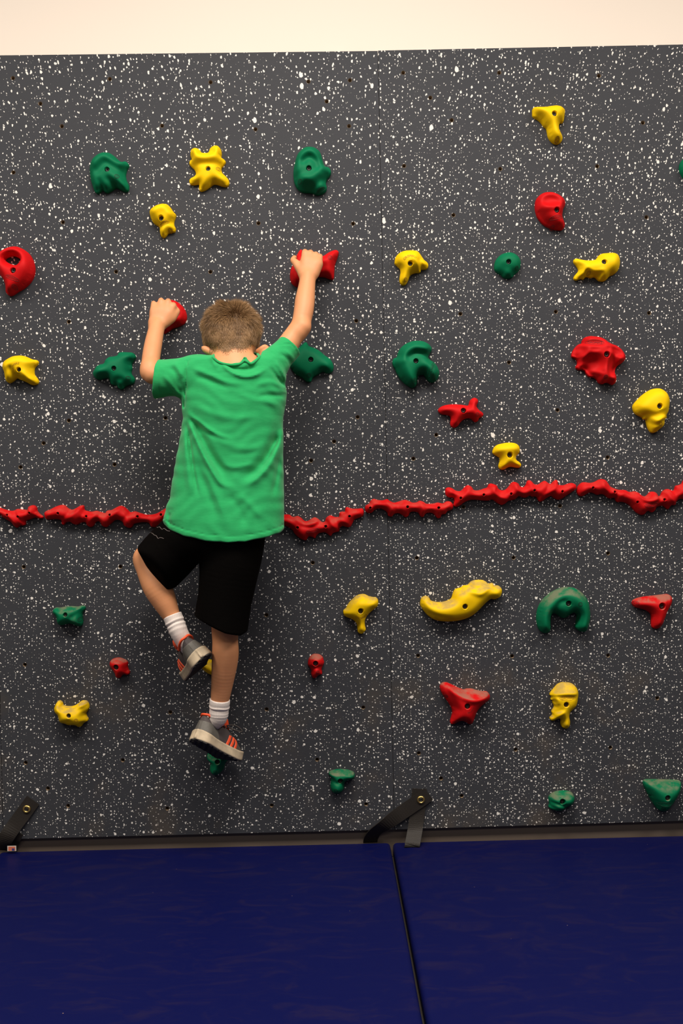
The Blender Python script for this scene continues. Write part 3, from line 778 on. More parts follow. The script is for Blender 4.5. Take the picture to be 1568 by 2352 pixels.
make_hold('red', 'long red rail hold below the small four-legged yellow hold', ZO,
    [(105,235),(110,195),(140,180),(180,190),(220,215),(270,218),(310,180),(345,157),(385,175),(410,208),(460,212),(510,195),(550,182),(565,150),(595,140),(650,160),(670,195),(705,212),(745,205),(780,170),(810,130),(845,123),(880,140),(900,170),(935,178),(960,155),(975,115),(1000,105),(1025,120),(1050,145),(1090,150),(1130,125),(1165,112),(1200,135),(1225,145),(1250,120),(1282,100),(1300,120),(1305,150),(1360,158),(1410,140),(1455,135),(1490,155),(1492,195),(1450,230),(1390,270),(1330,308),(1290,310),(1255,290),(1225,275),(1180,295),(1140,325),(1105,333),(1085,310),(1070,280),(1030,280),(1000,270),(960,290),(920,285),(885,275),(850,305),(810,318),(775,325),(740,355),(705,368),(670,355),(635,330),(605,310),(560,322),(500,320),(430,313),(370,315),(310,340),(260,375),(215,388),(192,370),(200,325),(190,290),(150,288),(118,270)],
    [(268,295,15),(513,260,15),(803,250,15),(1050,213,15),(1345,225,15)], feats=[('r',[(640,165),(620,230),(680,280),(770,310)],18,.008),('r',[(860,140),(870,200),(930,250)],18,.008),('r',[(700,220),(690,260)],16,-.006),('r',[(1160,125),(1120,200),(1100,310)],18,.005),('r',[(1280,115),(1260,190),(1200,250)],16,.008),('r',[(1210,150),(1170,230)],14,-.007),('r',[(350,170),(330,230),(250,350)],20,.004)], **RAIL)
make_hold('red', 'red rail hold dipping towards the right edge of the wall', ZP,
    [(148,270),(165,215),(210,170),(260,160),(330,168),(390,155),(440,128),(490,118),(540,135),(570,175),(600,215),(660,245),(720,262),(800,265),(840,285),(880,290),(930,283),(980,300),(1020,335),(1065,350),(1100,330),(1130,295),(1180,287),(1220,305),(1245,345),(1275,340),(1300,290),(1340,260),(1380,252),(1430,270),(1460,265),(1480,210),(1520,200),(1560,180),(1590,130),(1650,120),(1720,180),(1700,300),(1620,380),(1550,385),(1520,395),(1485,430),(1470,468),(1430,470),(1405,490),(1375,525),(1335,500),(1310,480),(1250,485),(1220,500),(1195,545),(1160,568),(1120,548),(1085,560),(1060,590),(1020,602),(960,575),(910,525),(870,480),(820,445),(760,425),(700,430),(670,405),(655,370),(600,380),(560,365),(520,330),(480,320),(420,330),(370,305),(330,298),(280,320),(240,345),(195,350),(160,325)],
    [(367,235,18),(663,290,19),(960,428,18),(1330,395,20)], feats=[('r',[(500,150),(510,230),(590,330)],24,.007),('r',[(820,280),(740,330),(690,400)],20,.007),('r',[(980,320),(1060,390),(1150,410),(1240,380)],22,.010),('r',[(1060,440),(1180,450),(1250,420)],18,-.006),('r',[(1360,270),(1400,370),(1460,430)],22,.008),('r',[(1470,290),(1500,360)],18,-.006)], texts=[('l',1150,465,160,6)], **RAIL)

make_hold('yellow', 'yellow mushroom-shaped climbing hold with scuffed cap, right of the climber by the seam', ZQ,
    [(220,213),(260,213),(295,230),(330,237),(360,240),(378,270),(372,315),(340,345),(305,375),(275,410),(260,450),(262,490),(268,525),(250,550),(228,562),(200,548),(193,515),(190,480),(170,450),(140,430),(95,412),(72,390),(70,355),(95,330),(110,300),(140,265),(180,230)],
    [(222,358,24)], 0.046, feats=[('g',220,290,70,40,0,.006),('g',345,290,30,50,0,.006)], texts=[('a',222,358,64,225,330)])
make_hold('yellow', 'long yellow banana-shaped climbing hold with a scuffed back, lower right of the seam', ZQ,
    [(760,245),(800,228),(825,240),(840,265),(880,280),(930,282),(980,272),(1020,250),(1035,210),(1055,170),(1100,155),(1130,135),(1165,130),(1190,105),(1230,88),(1290,87),(1325,100),(1350,120),(1385,113),(1400,135),(1440,138),(1465,165),(1465,205),(1445,240),(1400,258),(1370,255),(1330,285),(1290,325),(1240,375),(1180,415),(1110,440),(1030,452),(950,452),(880,440),(820,405),(775,355),(748,305)],
    [(1138,318,24)], 0.056, feats=[('r',[(1110,155),(1200,185),(1275,205),(1335,165),(1385,125)],20,.009),('r',[(1180,145),(1260,165),(1320,130)],20,-.010),('r',[(830,380),(900,408),(1030,435)],12,-.008),('r',[(900,320),(1060,310),(1150,230)],50,.006)])
make_hold('green', 'green arch-shaped climbing hold with two hanging legs, lower right', ZR,
    [(420,128),(480,135),(540,165),(590,215),(625,280),(640,360),(643,430),(630,500),(605,565),(570,580),(525,565),(492,530),(500,490),(510,440),(505,405),(480,385),(445,400),(410,428),(370,440),(335,425),(300,400),(270,395),(250,420),(243,480),(242,550),(220,585),(180,592),(140,570),(113,520),(103,450),(108,380),(130,310),(170,250),(230,195),(300,155),(360,133)],
    [(418,290,28)], 0.056, feats=[('r',[(170,520),(190,350),(320,220),(430,200),(540,280),(580,420),(560,530)],50,.008),('r',[(290,380),(330,290),(380,270)],26,-.007)], marks=[(530,293,20)])
make_hold('red', 'red boomerang-shaped climbing hold at the lower right edge', ZR,
    [(1068,275),(1080,255),(1130,235),(1200,222),(1290,212),(1370,202),(1420,198),(1455,215),(1468,255),(1455,310),(1430,350),(1412,390),(1390,450),(1370,500),(1335,540),(1295,548),(1265,530),(1258,480),(1260,430),(1245,390),(1200,360),(1150,345),(1095,330),(1068,300)],
    [(1362,318,36)], 0.046, feats=[('r',[(1440,220),(1430,290),(1400,370)],10,-.006)], marks=[(1115,293,22)])
make_hold('green', 'green climbing hold like a stubby hide with four corners, lower left', ZS,
    [(193,290),(205,255),(240,235),(300,238),(380,222),(470,215),(560,222),(600,212),(640,205),(675,220),(680,255),(655,290),(640,330),(638,390),(645,450),(635,500),(600,520),(550,510),(500,490),(450,475),(400,485),(340,500),(290,495),(265,465),(250,410),(245,375),(215,340),(195,315)],
    [(390,340,34)], 0.046, feats=[('r',[(640,240),(540,330),(480,380)],40,-.008),('r',[(230,270),(420,240),(600,230)],34,.007)], marks=[(598,420,30)])
make_hold('red', 'small red climbing hold with a dirty bald top, lower left beside the raised shoe', ZS,
    [(1150,992),(1210,993),(1260,1010),(1305,1035),(1325,1070),(1320,1120),(1330,1160),(1352,1200),(1345,1235),(1310,1250),(1270,1240),(1235,1260),(1210,1290),(1175,1297),(1145,1275),(1130,1235),(1110,1195),(1075,1150),(1050,1100),(1055,1050),(1085,1015)],
    [(1150,1130,42)], 0.040, feats=[('r',[(1260,1030),(1290,1110),(1290,1200)],24,-.008),('g',1150,1060,70,50,0,.005)])
make_hold('yellow', 'yellow horned climbing hold with a worn oval hollow, lowest at the left', ZS,
    [(265,1645),(300,1640),(330,1660),(345,1700),(380,1720),(440,1725),(500,1718),(560,1690),(610,1650),(650,1637),(700,1645),(730,1690),(737,1745),(715,1790),(690,1830),(700,1870),(722,1910),(715,1945),(670,1970),(645,1990),(620,2025),(580,2032),(540,2010),(490,2005),(430,2005),(380,1985),(320,1970),(290,1940),(275,1880),(260,1850),(225,1810),(213,1755),(230,1700),(250,1665)],
    [(440,1858,35)], 0.050, feats=[('g',605,1765,85,40,18,-.010),('r',[(260,1700),(290,1780),(440,1780),(560,1740),(680,1680)],40,.008),('g',420,1960,50,30,0,-.006)], marks=[(552,1925,26)])
make_hold('red', 'red winged climbing hold with a swept back ridge, lower right', ZT,
    [(130,150),(150,125),(190,120),(240,140),(290,165),(350,188),(380,182),(430,180),(470,192),(530,205),(575,208),(602,240),(595,280),(560,310),(520,345),(490,380),(470,420),(455,460),(435,505),(405,515),(375,500),(340,485),(300,492),(265,512),(235,515),(225,490),(235,450),(245,400),(230,350),(190,290),(150,230),(130,185)],
    [(385,340,28)], 0.058, feats=[('r',[(175,140),(270,210),(400,275),(480,280),(570,250)],26,.012),('r',[(190,170),(240,270),(290,380)],26,-.012),('g',440,215,70,26,-5,-.014)], texts=[('a',385,340,58,270,355)], marks=[(188,258,16)])
make_hold('yellow', 'yellow climbing hold sculpted as a face in profile with a long neck, lower right', ZT,
    [(1310,118),(1370,125),(1415,155),(1438,200),(1440,250),(1425,330),(1395,370),(1365,400),(1355,440),(1363,490),(1355,535),(1325,557),(1290,545),(1275,510),(1270,465),(1240,465),(1205,482),(1178,475),(1172,450),(1195,425),(1188,395),(1200,370),(1212,345),(1198,310),(1195,290),(1180,280),(1185,255),(1170,235),(1180,210),(1205,180),(1240,140),(1275,122)],
    [(1322,325,26)], 0.046, feats=[('r',[(1190,245),(1250,232),(1340,222),(1430,225)],14,.006),('r',[(1195,275),(1240,280),(1250,320)],12,.008),('g',1222,315,16,22,0,-.009),('r',[(1195,395),(1240,405),(1290,380)],11,-.007),('r',[(1190,460),(1250,440),(1290,400)],18,.006),('r',[(1255,255),(1400,262)],16,-.004)], texts=[('l',1335,262,120,2)], smooth=2)
make_hold('red', 'small red skull-like climbing hold below the mushroom-shaped yellow one', ZU,
    [(295,150),(350,160),(395,195),(412,245),(418,285),(395,340),(380,375),(388,420),(385,455),(355,465),(325,475),(300,505),(265,515),(235,490),(222,440),(225,395),(200,350),(175,315),(175,270),(188,220),(215,180),(255,155)],
    [(290,290,42)], 0.042, feats=[('r',[(215,370),(300,360),(385,350)],24,-.008),('g',295,220,70,50,0,.004)], marks=[(323,423,24)])
make_hold('green', 'green hammer-shaped climbing hold with a scuffed top, low in the centre', ZU,
    [(490,1930),(520,1910),(580,1895),(650,1888),(730,1890),(800,1905),(860,1930),(880,1970),(870,2015),(840,2035),(790,2045),(745,2065),(725,2100),(722,2150),(700,2200),(660,2235),(610,2248),(560,2235),(525,2190),(512,2130),(520,2070),(520,2010),(490,1965)],
    [(662,2055,40)], 0.046, feats=[('r',[(510,1960),(680,1950),(860,1980)],44,.008),('r',[(540,2060),(610,2095),(710,2100)],26,-.006)], marks=[(595,2198,26)])
make_hold('green', 'small green snout-shaped climbing hold, lowest right of centre', ZV,
    [(185,350),(190,320),(220,290),(270,270),(330,263),(390,268),(430,285),(452,325),(445,375),(410,415),(375,425),(340,455),(300,470),(250,468),(205,450),(185,430),(192,395)],
    [(325,370,31)], 0.046, feats=[('r',[(200,390),(270,400),(350,420)],18,-.008),('g',240,445,34,16,-8,-.008)])
make_hold('green', 'green triangular climbing hold with a flat scuffed top, in the lower right corner', ZV,
    [(1172,180),(1180,158),(1210,150),(1300,150),(1400,152),(1480,155),(1545,160),(1562,185),(1555,250),(1530,310),(1490,370),(1450,430),(1410,470),(1370,478),(1330,465),(1290,420),(1240,340),(1200,260),(1178,215)],
    [(1410,328,29)], 0.060, R=0.034, feats=[('r',[(1190,195),(1380,205),(1540,195)],36,.006),('r',[(1320,385),(1390,400),(1470,388)],9,-.004)], texts=[('l',1392,400,120,0)], marks=[(1382,447,16)])
make_hold('green', 'green climbing hold cut by the right edge of the photo, upper right', Z1,
    [(1562,382),(1568,366),(1585,354),(1612,350),(1640,366),(1646,398),(1630,424),(1600,430),(1578,414),(1566,398)], [(1606,388,6.3)], 0.045)
make_hold('red', 'red bow-tie climbing hold gripped by the raised right hand', ZW,
    [(1175,95),(1150,130),(1125,190),(1105,240),(1102,290),(1115,330),(1150,355),(1180,350),(1210,300),(1290,285),(1340,285),(1380,300),(1405,298),(1410,250),(1415,200),(1435,140),(1440,110),(1415,98),(1370,115),(1330,140),(1270,150),(1200,140),(1190,105)],
    [], 0.050, feats=[('r',[(1150,130),(1120,250),(1150,330)],26,.006),('r',[(1200,200),(1270,210),(1330,210)],30,-.012)], marks=[(1380,152,14)])
make_hold('red', 'red bell-shaped climbing hold gripped by the left hand', ZY,
    [(820,240),(980,265),(1130,340),(1260,460),(1350,600),(1395,760),(1385,900),(1330,1000),(1250,1070),(1100,1130),(950,1180),(820,1270),(720,1330),(640,1350),(500,1200),(350,1000),(240,780),(230,600),(270,480),(400,370),(520,300),(660,250)],
    [], 0.048, feats=[('r',[(400,420),(820,290),(1150,430),(1330,700)],110,.006),('r',[(560,640),(820,520),(1060,700)],120,-.012)])
make_hold('green', 'green pointed climbing hold behind the right sleeve of the climber', ZW,
    [(1150,790),(1210,738),(1235,765),(1275,780),(1310,800),(1345,830),(1385,860),(1405,905),(1395,945),(1360,955),(1330,945),(1295,965),(1262,985),(1245,1015),(1215,1012),(1185,985),(1140,960),(1100,900),(1110,840)],
    [(1247,862,18)], 0.040, feats=[('g',1360,900,30,30,0,.004)], marks=[(1233,968,13)])
make_hold('green', 'green tongue-shaped climbing hold under the standing right shoe', ZX,
    [(650,1980),(640,2030),(665,2070),(690,2095),(680,2140),(680,2190),(710,2235),(755,2250),(810,2225),(850,2180),(860,2140),(880,2090),(930,2040),(920,1990),(850,1955),(740,1950)],
    [(780,2075,33)], 0.066, marks=[(748,2200,22)])
make_hold('yellow', 'yellow climbing hold half hidden behind the shin, under the raised left shoe', ZX,
    [(520,800),(560,770),(620,760),(700,770),(770,790),(800,850),(780,920),(730,960),(680,950),(640,930),(580,880)],
    [], 0.060)


# ------------------------------------------------------------------ the climbing child (signed distance fields turned into meshes)
import openvdb


class Field:
    def __init__(s, lo, hi, h):
        s.h = h; s.lo = np.array(lo, np.float32); s.n = np.ceil((np.array(hi)-s.lo)/h).astype(int)+1
        s.a = np.full(s.n, 0.2, np.float32)

    def sub(s, lo, hi):
        i0 = np.maximum(np.floor((np.array(lo)-s.lo)/s.h).astype(int), 0)
        i1 = np.minimum(np.ceil((np.array(hi)-s.lo)/s.h).astype(int)+1, s.n)
        sl = tuple(slice(a, max(a, b)) for a, b in zip(i0, i1))
        ax = [(s.lo[k]+np.arange(sl[k].start, sl[k].stop, dtype=np.float32)*s.h) for k in range(3)]
        return sl, ax[0][:, None, None], ax[1][None, :, None], ax[2][None, None, :]

    def add(s, fn, lo, hi, k=0.01, op='u', pad=None):
        pad = (k+0.012) if pad is None else pad
        sl, x, y, z = s.sub(np.array(lo)-pad, np.array(hi)+pad)
        a = s.a[sl]
        if a.size == 0: return
        d = fn(x, y, z).astype(np.float32)
        if op == 'u':
            if k > 0:
                h = np.maximum(k-np.abs(a-d), 0)/k; s.a[sl] = np.minimum(a, d)-h*h*k*0.25
            else: s.a[sl] = np.minimum(a, d)
        elif op == 'i':
            if k > 0:
                h = np.maximum(k-np.abs(a-d), 0)/k; s.a[sl] = np.maximum(a, d)+h*h*k*0.25
            else: s.a[sl] = np.maximum(a, d)
        elif op == 's':
            d = -d; h = np.maximum(k-np.abs(a-d), 0)/max(k, 1e-6); s.a[sl] = np.maximum(a, d)+h*h*k*0.25

    def cone(s, p1, r1, p2, r2, k=0.01, op='u'):
        p1 = np.array(p1, np.float32); p2 = np.array(p2, np.float32); d = p2-p1; dd = float(d@d)+1e-12
        def fn(x, y, z):
            t = np.clip(((x-p1[0])*d[0]+(y-p1[1])*d[1]+(z-p1[2])*d[2])/dd, 0, 1)
            return np.sqrt((x-p1[0]-t*d[0])**2+(y-p1[1]-t*d[1])**2+(z-p1[2]-t*d[2])**2)-(r1+(r2-r1)*t)
        r = max(r1, r2)
        s.add(fn, np.minimum(p1, p2)-r, np.maximum(p1, p2)+r, k, op)

    def chain(s, pts, k=0.01):
        """limb: a smooth curve through the joints with an interpolated radius"""
        A = catmull([np.append(p, r) for p, r in pts], 5 if len(pts) > 2 else 1, False).astype(np.float32)
        pad = k+.012
        sl, X, Y, Z = s.sub((A[:, :3]-A[:, 3:]).min(0)-pad, (A[:, :3]+A[:, 3:]).max(0)+pad)
        if s.a[sl].size == 0: return
        out = np.full(s.a[sl].shape, .2, np.float32); ax = (X.ravel(), Y.ravel(), Z.ravel())
        for a, b in zip(A[:-1], A[1:]):
            r = max(a[3], b[3])+pad; sb = []
            for q in range(3):
                i0, i1 = np.searchsorted(ax[q], (min(a[q], b[q])-r, max(a[q], b[q])+r)); sb.append(slice(i0, i1))
            x, y, z = X[sb[0]], Y[:, sb[1]], Z[:, :, sb[2]]
            d = b[:3]-a[:3]; dd = float(d@d)+1e-12
            t = np.clip(((x-a[0])*d[0]+(y-a[1])*d[1]+(z-a[2])*d[2])/dd, 0, 1)
            q = np.sqrt((x-a[0]-t*d[0])**2+(y-a[1]-t*d[1])**2+(z-a[2]-t*d[2])**2)-(a[3]+(b[3]-a[3])*t)
            sb = tuple(sb); out[sb] = np.minimum(out[sb], q)
        a = s.a[sl]; h = np.maximum(k-np.abs(a-out), 0)/k; s.a[sl] = np.minimum(a, out)-h*h*k*0.25

    def prism(s, poly, k, op):
        """2-D outline (x, z) run through the whole depth"""
        poly = np.array(poly); xs = s.lo[0]+np.arange(s.n[0])*s.h; zs = s.lo[2]+np.arange(s.n[2])*s.h
        g = np.stack(np.meshgrid(xs, zs, indexing='ij'), -1).reshape(-1, 2)
        d = seg_dist(g, poly); d = np.where(inside(g, poly), -d, d).reshape(len(xs), len(zs)).astype(np.float32)[:, None, :]
        a = s.a
        if op == 's': d = -d
        h = np.maximum(k-np.abs(a-d), 0)/k; s.a = (np.maximum(a, d)+h*h*k*0.25).astype(np.float32)

    def ell(s, c, r, k=0.01, R=None, op='u'):
        c = np.array(c, float); r = np.array(r, float); R = np.eye(3) if R is None else np.array(R, float)
        def fn(x, y, z):
            u = [(x-c[0])*R[i][0]+(y-c[1])*R[i][1]+(z-c[2])*R[i][2] for i in range(3)]
            k0 = np.sqrt(sum((u[i]/r[i])**2 for i in range(3))); k1 = np.sqrt(sum((u[i]/r[i]**2)**2 for i in range(3)))
            return k0*(k0-1)/(k1+1e-9)
        m_ = r.max(); s.add(fn, c-m_, c+m_, k, op)

    def mesh(s, name, mat, parent=None, smooth=0):
        g = openvdb.FloatGrid(0.2); a = np.clip(s.a, -0.2, 0.2).astype(np.float32)
        lim = 4*s.h; a = np.where(a > lim, 0.2, a)
        g.copyFromArray(np.ascontiguousarray(a))
        P, Q = g.convertToQuads(0.0)
        P = np.array(P, np.float32)*s.h+s.lo; Q = np.array(Q, np.int64)
        c = P[Q]; n = np.cross(c[:, 2]-c[:, 0], c[:, 3]-c[:, 1])
        vol = (c.mean(1)*n).sum()                     # positive when the faces point outward
        if vol < 0: Q = Q[:, ::-1]
        if smooth:
            e = np.concatenate([Q[:, [0, 1]], Q[:, [1, 2]], Q[:, [2, 3]], Q[:, [3, 0]]]); e = np.concatenate([e, e[:, ::-1]])
            ct = np.maximum(np.bincount(e[:, 0], minlength=len(P)), 1)
            for it in range(smooth):
                for lam in (.55, -.57):
                    av = np.stack([np.bincount(e[:, 0], P[e[:, 1], q], len(P))/ct for q in range(3)], 1)
                    P = P+lam*(av-P)
        return mesh_obj(name, P, Q, mat, parent)


def unit(v): v = np.array(v, float); return v/np.linalg.norm(v)


def skin_mat():
    mt, nt, b = new_mat('child_skin'); P = pos(nt)
    f = noise(nt, P, 22, 4); f2 = noise(nt, P, 7, 2)
    c = mixc(nt, f, (0.58, 0.250, 0.112), (0.64, 0.290, 0.140))
    c = mixc(nt, maprange(nt, f2, 0.52, 0.75, 0, .45), c, (0.58, 0.205, 0.105))
    nt.links.new(c, b.inputs['Base Color'])
    b.inputs['Roughness'].default_value = 0.52; b.inputs['Specular IOR Level'].default_value = 0.35
    b.inputs['Subsurface Weight'].default_value = 0.12; b.inputs['Subsurface Radius'].default_value = (0.012, 0.004, 0.002)
    b.inputs['Subsurface Scale'].default_value = 0.5
    bump(nt, b, noise(nt, P, 380, 3), 0.12, 0.0006)
    return mt


def cloth_mat(name, c1, c2, fine=900, rough=0.9, sheen=0.15):
    mt, nt, b = new_mat(name); P = pos(nt)
    mp = N(nt, 'ShaderNodeMapping'); nt.links.new(P, mp.inputs[0]); mp.inputs['Scale'].default_value = (0.35, 1, 1.6)
    f = noise(nt, mp.outputs[0], 120, 5, 0.7)
    nt.links.new(mixc(nt, f, c1, c2), b.inputs['Base Color'])
    b.inputs['Roughness'].default_value = rough; b.inputs['Specular IOR Level'].default_value = 0.15 if sheen else 0.03
    b.inputs['Sheen Weight'].default_value = sheen; b.inputs['Sheen Roughness'].default_value = 0.5
    bump(nt, b, math_n(nt, 'ADD', noise(nt, P, fine, 2), math_n(nt, 'MULTIPLY', noise(nt, mp.outputs[0], 60, 4), 2.0)), 0.18, 0.0012)
    return mt


def rib_mat(name, col):
    mt, nt, b = new_mat(name); tc = N(nt, 'ShaderNodeTexCoord').outputs['Object']
    P = pos(nt)
    b.inputs['Base Color'].default_value = (*col, 1); b.inputs['Roughness'].default_value = 0.9; b.inputs['Specular IOR Level'].default_value = .1
    f = noise(nt, P, 420, 3); c = mixc(nt, f, tuple(x*.86 for x in col), col); nt.links.new(c, b.inputs['Base Color'])
    wv = N(nt, 'ShaderNodeTexWave'); wv.inputs['Scale'].default_value = 120; wv.inputs['Distortion'].default_value = 1.0; wv.bands_direction = 'X'
    nt.links.new(P, wv.inputs['Vector'])
    bump(nt, b, wv.outputs['Fac'], 0.35, 0.0015)
    return mt


M['skin'] = skin_mat()
M['shirt'] = cloth_mat('green_jersey_cotton', (0.009, 0.275, 0.080), (0.026, 0.355, 0.118))
M['short'] = cloth_mat('black_polyester', (0.0012, 0.0010, 0.0010), (0.0026, 0.0021, 0.0019), 500, 0.8, 0.0)
M['sock'] = rib_mat('white_ribbed_cotton', (0.78, 0.70, 0.66))
M['upper'] = simple('charcoal_shoe_textile', (0.055, 0.044, 0.045), 0.75, nscale=300, nstr=.3, var=.15)
M['counter'] = simple('grey_shoe_synthetic', (0.095, 0.088, 0.078), 0.6, nscale=200, nstr=.15, var=.15)
M['suede'] = simple('brown_toe_suede', (0.085, 0.068, 0.052), 0.9, nscale=250, nstr=.4, var=.25)
M['orange'] = simple('orange_shoe_trim', (0.80, 0.085, 0.022), 0.55, nscale=120, nstr=.1)
M['sole'] = simple('dirty_cream_midsole', (0.47, 0.38, 0.265), 0.7, nscale=45, nstr=.15, var=.4)
M['tread'] = simple('black_rubber_tread', (0.030, 0.028, 0.026), 0.8, nscale=80, nstr=.2)
M['lace'] = simple('dark_shoelace', (0.050, 0.042, 0.040), 0.85, nscale=400, nstr=.3)

person = bpy.data.objects.new('person', None); COL.objects.link(person)
person.location = W(505, 1752, -0.08)
tag(person, 'child in green t-shirt, black shorts and grey sneakers climbing, seen from behind', 'person')


def put(o):
    o.parent = person; o.matrix_parent_inverse = Matrix.Translation(-Vector(person.location))
    return o


def r_(px, Y): return px/S(Y)


# ---- body
B = Field(np.array([W(296, 1000, -.15)[0], -0.36, W(500, 1790, -.2)[2]]), np.array([W(765, 600, -.05)[0], -0.004, W(700, 560, -.02)[2]]), 0.0023)
def P3(t): return W(*t[:3])
def C(pts, k=0.012): B.chain([(W(px, py, Y), r_(r, Y)) for px, py, Y, r in pts], k)

# torso, hidden by the clothes
B.ell(W(535, 920, -.215), (.120, .072, .13), .03); B.ell(W(530, 1060, -.215), (.105, .070, .16), .04); B.ell(W(505, 1215, -.215), (.112, .082, .09), .04)
# neck and head, chin tucked towards the wall
C([(541, 868, -.235, 44), (540, 838, -.226, 39), (538, 806, -.215, 40), (535, 780, -.20, 44)], .03)
C([(480, 868, -.225, 34), (535, 850, -.235, 38), (595, 862, -.225, 34)], .03)
HEADC = W(531, 771, -.185); HR = np.array([.0740, .092, .080])
_t = math.radians(-24); HROT = np.array([[1, 0, 0], [0, math.cos(_t), math.sin(_t)], [0, -math.sin(_t), math.cos(_t)]])
B.ell(HEADC, HR, .02, HROT)
B.ell(W(533, 800, -.155), (.062, .075, .060), .03)                       # jaw and face, turned to the wall
B.ell(W(533, 812, -.075), (.010, .014, .014), .012)                      # nose
B.ell(W(533, 828, -.092), (.022, .010, .006), .008)                      # lips
for ex in (512, 554): B.ell(W(ex, 800, -.088), (.012, .008, .007), .006)
for sx, tx, ty, c in ((-1, 463, 796, (476, 806)), (1, 612, 794, (604, 806))):
    # ears seen from behind
    if sx < 0:
        C([(494, 818, -.215, 5), (484, 810, -.222, 8), (473, 803, -.222, 8), (467, 799.5, -.216, 5)], .006)
        C([(494, 822, -.205, 5), (486, 817, -.205, 6), (474, 806, -.205, 5)], .006)
    else:
        C([(592, 806, -.215, 5), (599, 802, -.220, 6), (606, 797, -.220, 5.5), (609.5, 796, -.216, 4.5)], .006)
        C([(592, 822, -.210, 6), (600, 817, -.216, 7), (607, 808, -.218, 6), (610, 799, -.216, 4.5)], .006)
        C([(597, 808, -.216, 6), (604, 808, -.218, 6)], .006)
# right arm (raised high)
C([(612, 862, -.225, 34), (632, 832, -.215, 30), (655, 800, -.200, 25.5), (677, 767, -.185, 22.5), (690, 745, -.178, 21.5), (697, 715, -.165, 22.5), (700, 690, -.152, 22.5), (704, 660, -.136, 19.5), (707, 636, -.122, 18)], .016)
C([(697, 752, -.190, 15), (690, 760, -.190, 15)], .02)                   # elbow point
# right hand: metacarpals, knuckles, fingers bent over the hold, thumb to the left
kn = [(700.5, 583, 7.4), (712.5, 584.5, 7.2), (724.5, 588.5, 6.9), (734, 593, 6.2)]
for (kx, ky, kr), (wx, wy) in zip(kn, ((697, 630), (704, 631), (712, 631), (719, 629))):
    C([(wx, wy, -.118, 11), ((kx*.6+wx*.4), ky*.6+wy*.4, -.112, 10), (kx, ky, -.104, kr)], .012)
for i, (kx, ky, kr) in enumerate(kn):
    sw = (-.5, .3, .6, 1.0)[i]
    C([(kx, ky, -.104, kr), (kx+sw, ky-4, -.086, kr*.94), (kx+sw*1.2, ky-3.5, -.071, kr*.9), (kx+sw, ky+1, -.060, kr*.8)], .0045)
C([(694, 624, -.112, 12), (686, 613, -.106, 10.5), (679, 604, -.100, 8.6), (673, 597.5, -.092, 6.6), (676, 592, -.078, 5.8)], .008)
C([(722, 625, -.110, 11), (731, 608, -.108, 9)], .012)
# left arm (bent)
C([(452, 862, -.245, 34), (420, 862, -.245, 29), (385, 862, -.235, 25), (352, 858, -.222, 21), (344, 846, -.215, 19.5)], .016)
C([(344, 850, -.215, 20), (347, 820, -.190, 20.5), (352, 790, -.160, 20), (357, 765, -.138, 18.5), (361, 748, -.120, 18)], .014)
C([(341, 859, -.222, 13), (348, 863, -.224, 15)], .018)
C([(351, 742, -.118, 9), (352, 748, -.122, 10)], .01)                    # wrist bone
kn = [(353.5, 700.5, 6.4), (370, 694, 7.0), (385.5, 696, 7.4), (397, 704.5, 7.2)]
for (kx, ky, kr), (wx, wy) in zip(kn, ((354, 738), (361, 740), (369, 742), (377, 741))):
    C([(wx, wy, -.112, 11), ((kx*.55+wx*.45), ky*.55+wy*.45, -.108, 10.5), (kx, ky, -.100, kr)], .012)
for i, (kx, ky, kr) in enumerate(kn):
    sw = (-.6, -.2, .5, .8)[i]
    C([(kx, ky, -.100, kr), (kx+sw, ky-3.5, -.084, kr*.94), (kx+sw*1.5, ky-3, -.070, kr*.9), (kx+sw, ky+1.5, -.060, kr*.8)], .0045)
C([(384, 738, -.106, 11), (393, 731, -.102, 11), (400, 722, -.096, 9.5), (406, 715, -.088, 7.2), (404, 710.5, -.076, 6)], .008)
# legs
C([(470, 1235, -.215, 44), (418, 1256, -.200, 38), (372, 1276, -.180, 33), (340, 1284, -.165, 30)], .02)
C([(339, 1284, -.165, 31), (346, 1312, -.180, 31), (361, 1348, -.195, 32.5), (376, 1378, -.200, 28), (389, 1405, -.202, 22), (396, 1418, -.205, 18.5), (404, 1436, -.208, 16), (412, 1456, -.212, 14)], .018)
C([(548, 1250, -.215, 54), (533, 1330, -.210, 42), (520, 1400, -.205, 34), (517, 1440, -.203, 31.5), (517, 1470, -.202, 29.5), (517.5, 1500, -.203, 30.5), (515, 1530, -.194, 29), (510, 1570, -.180, 25), (505.5, 1603, -.170, 21.5), (503, 1622, -.166, 18), (500, 1655, -.160, 15)], .02)
body = put(B.mesh('body', M['skin'], smooth=4)); del B
body['label'] = 'fair skin of arms, legs, neck and ears'

# ---- t-shirt
TS = Field(np.array([W(335, 1000, -.3)[0], -0.365, W(500, 1262, -.3)[2]]), np.array([W(702, 900, -.15)[0], -0.055, W(600, 755, -.15)[2]]), 0.0024)
rows = [(806, 480, 590), (816, 446, 604), (826, 426, 618), (845, 418, 640), (870, 416, 652), (905, 415.5, 659), (935, 418, 655.5), (960, 420.5, 650), (1000, 414.5, 649), (1050, 405.5, 650), (1100, 397, 651.5),
        (1140, 391, 652), (1163, 383, 652), (1190, 377, 652), (1214, 382, 652), (1246, 392, 650), (1275, 392, 650)]
YC = -0.222
zz = np.array([W(530, r[0], YC)[2] for r in rows])[::-1]
lx = np.array([W(r[1], r[0], YC)[0] for r in rows])[::-1]; rx = np.array([W(r[2], r[0], YC)[0] for r in rows])[::-1]
hdz = np.array([W(530, p, YC)[2] for p in (806, 830, 870, 930, 1000, 1100, 1200, 1275)])[::-1]
hdv = np.array([.052, .072, .086, .092, .090, .094, .106, .110])[::-1]
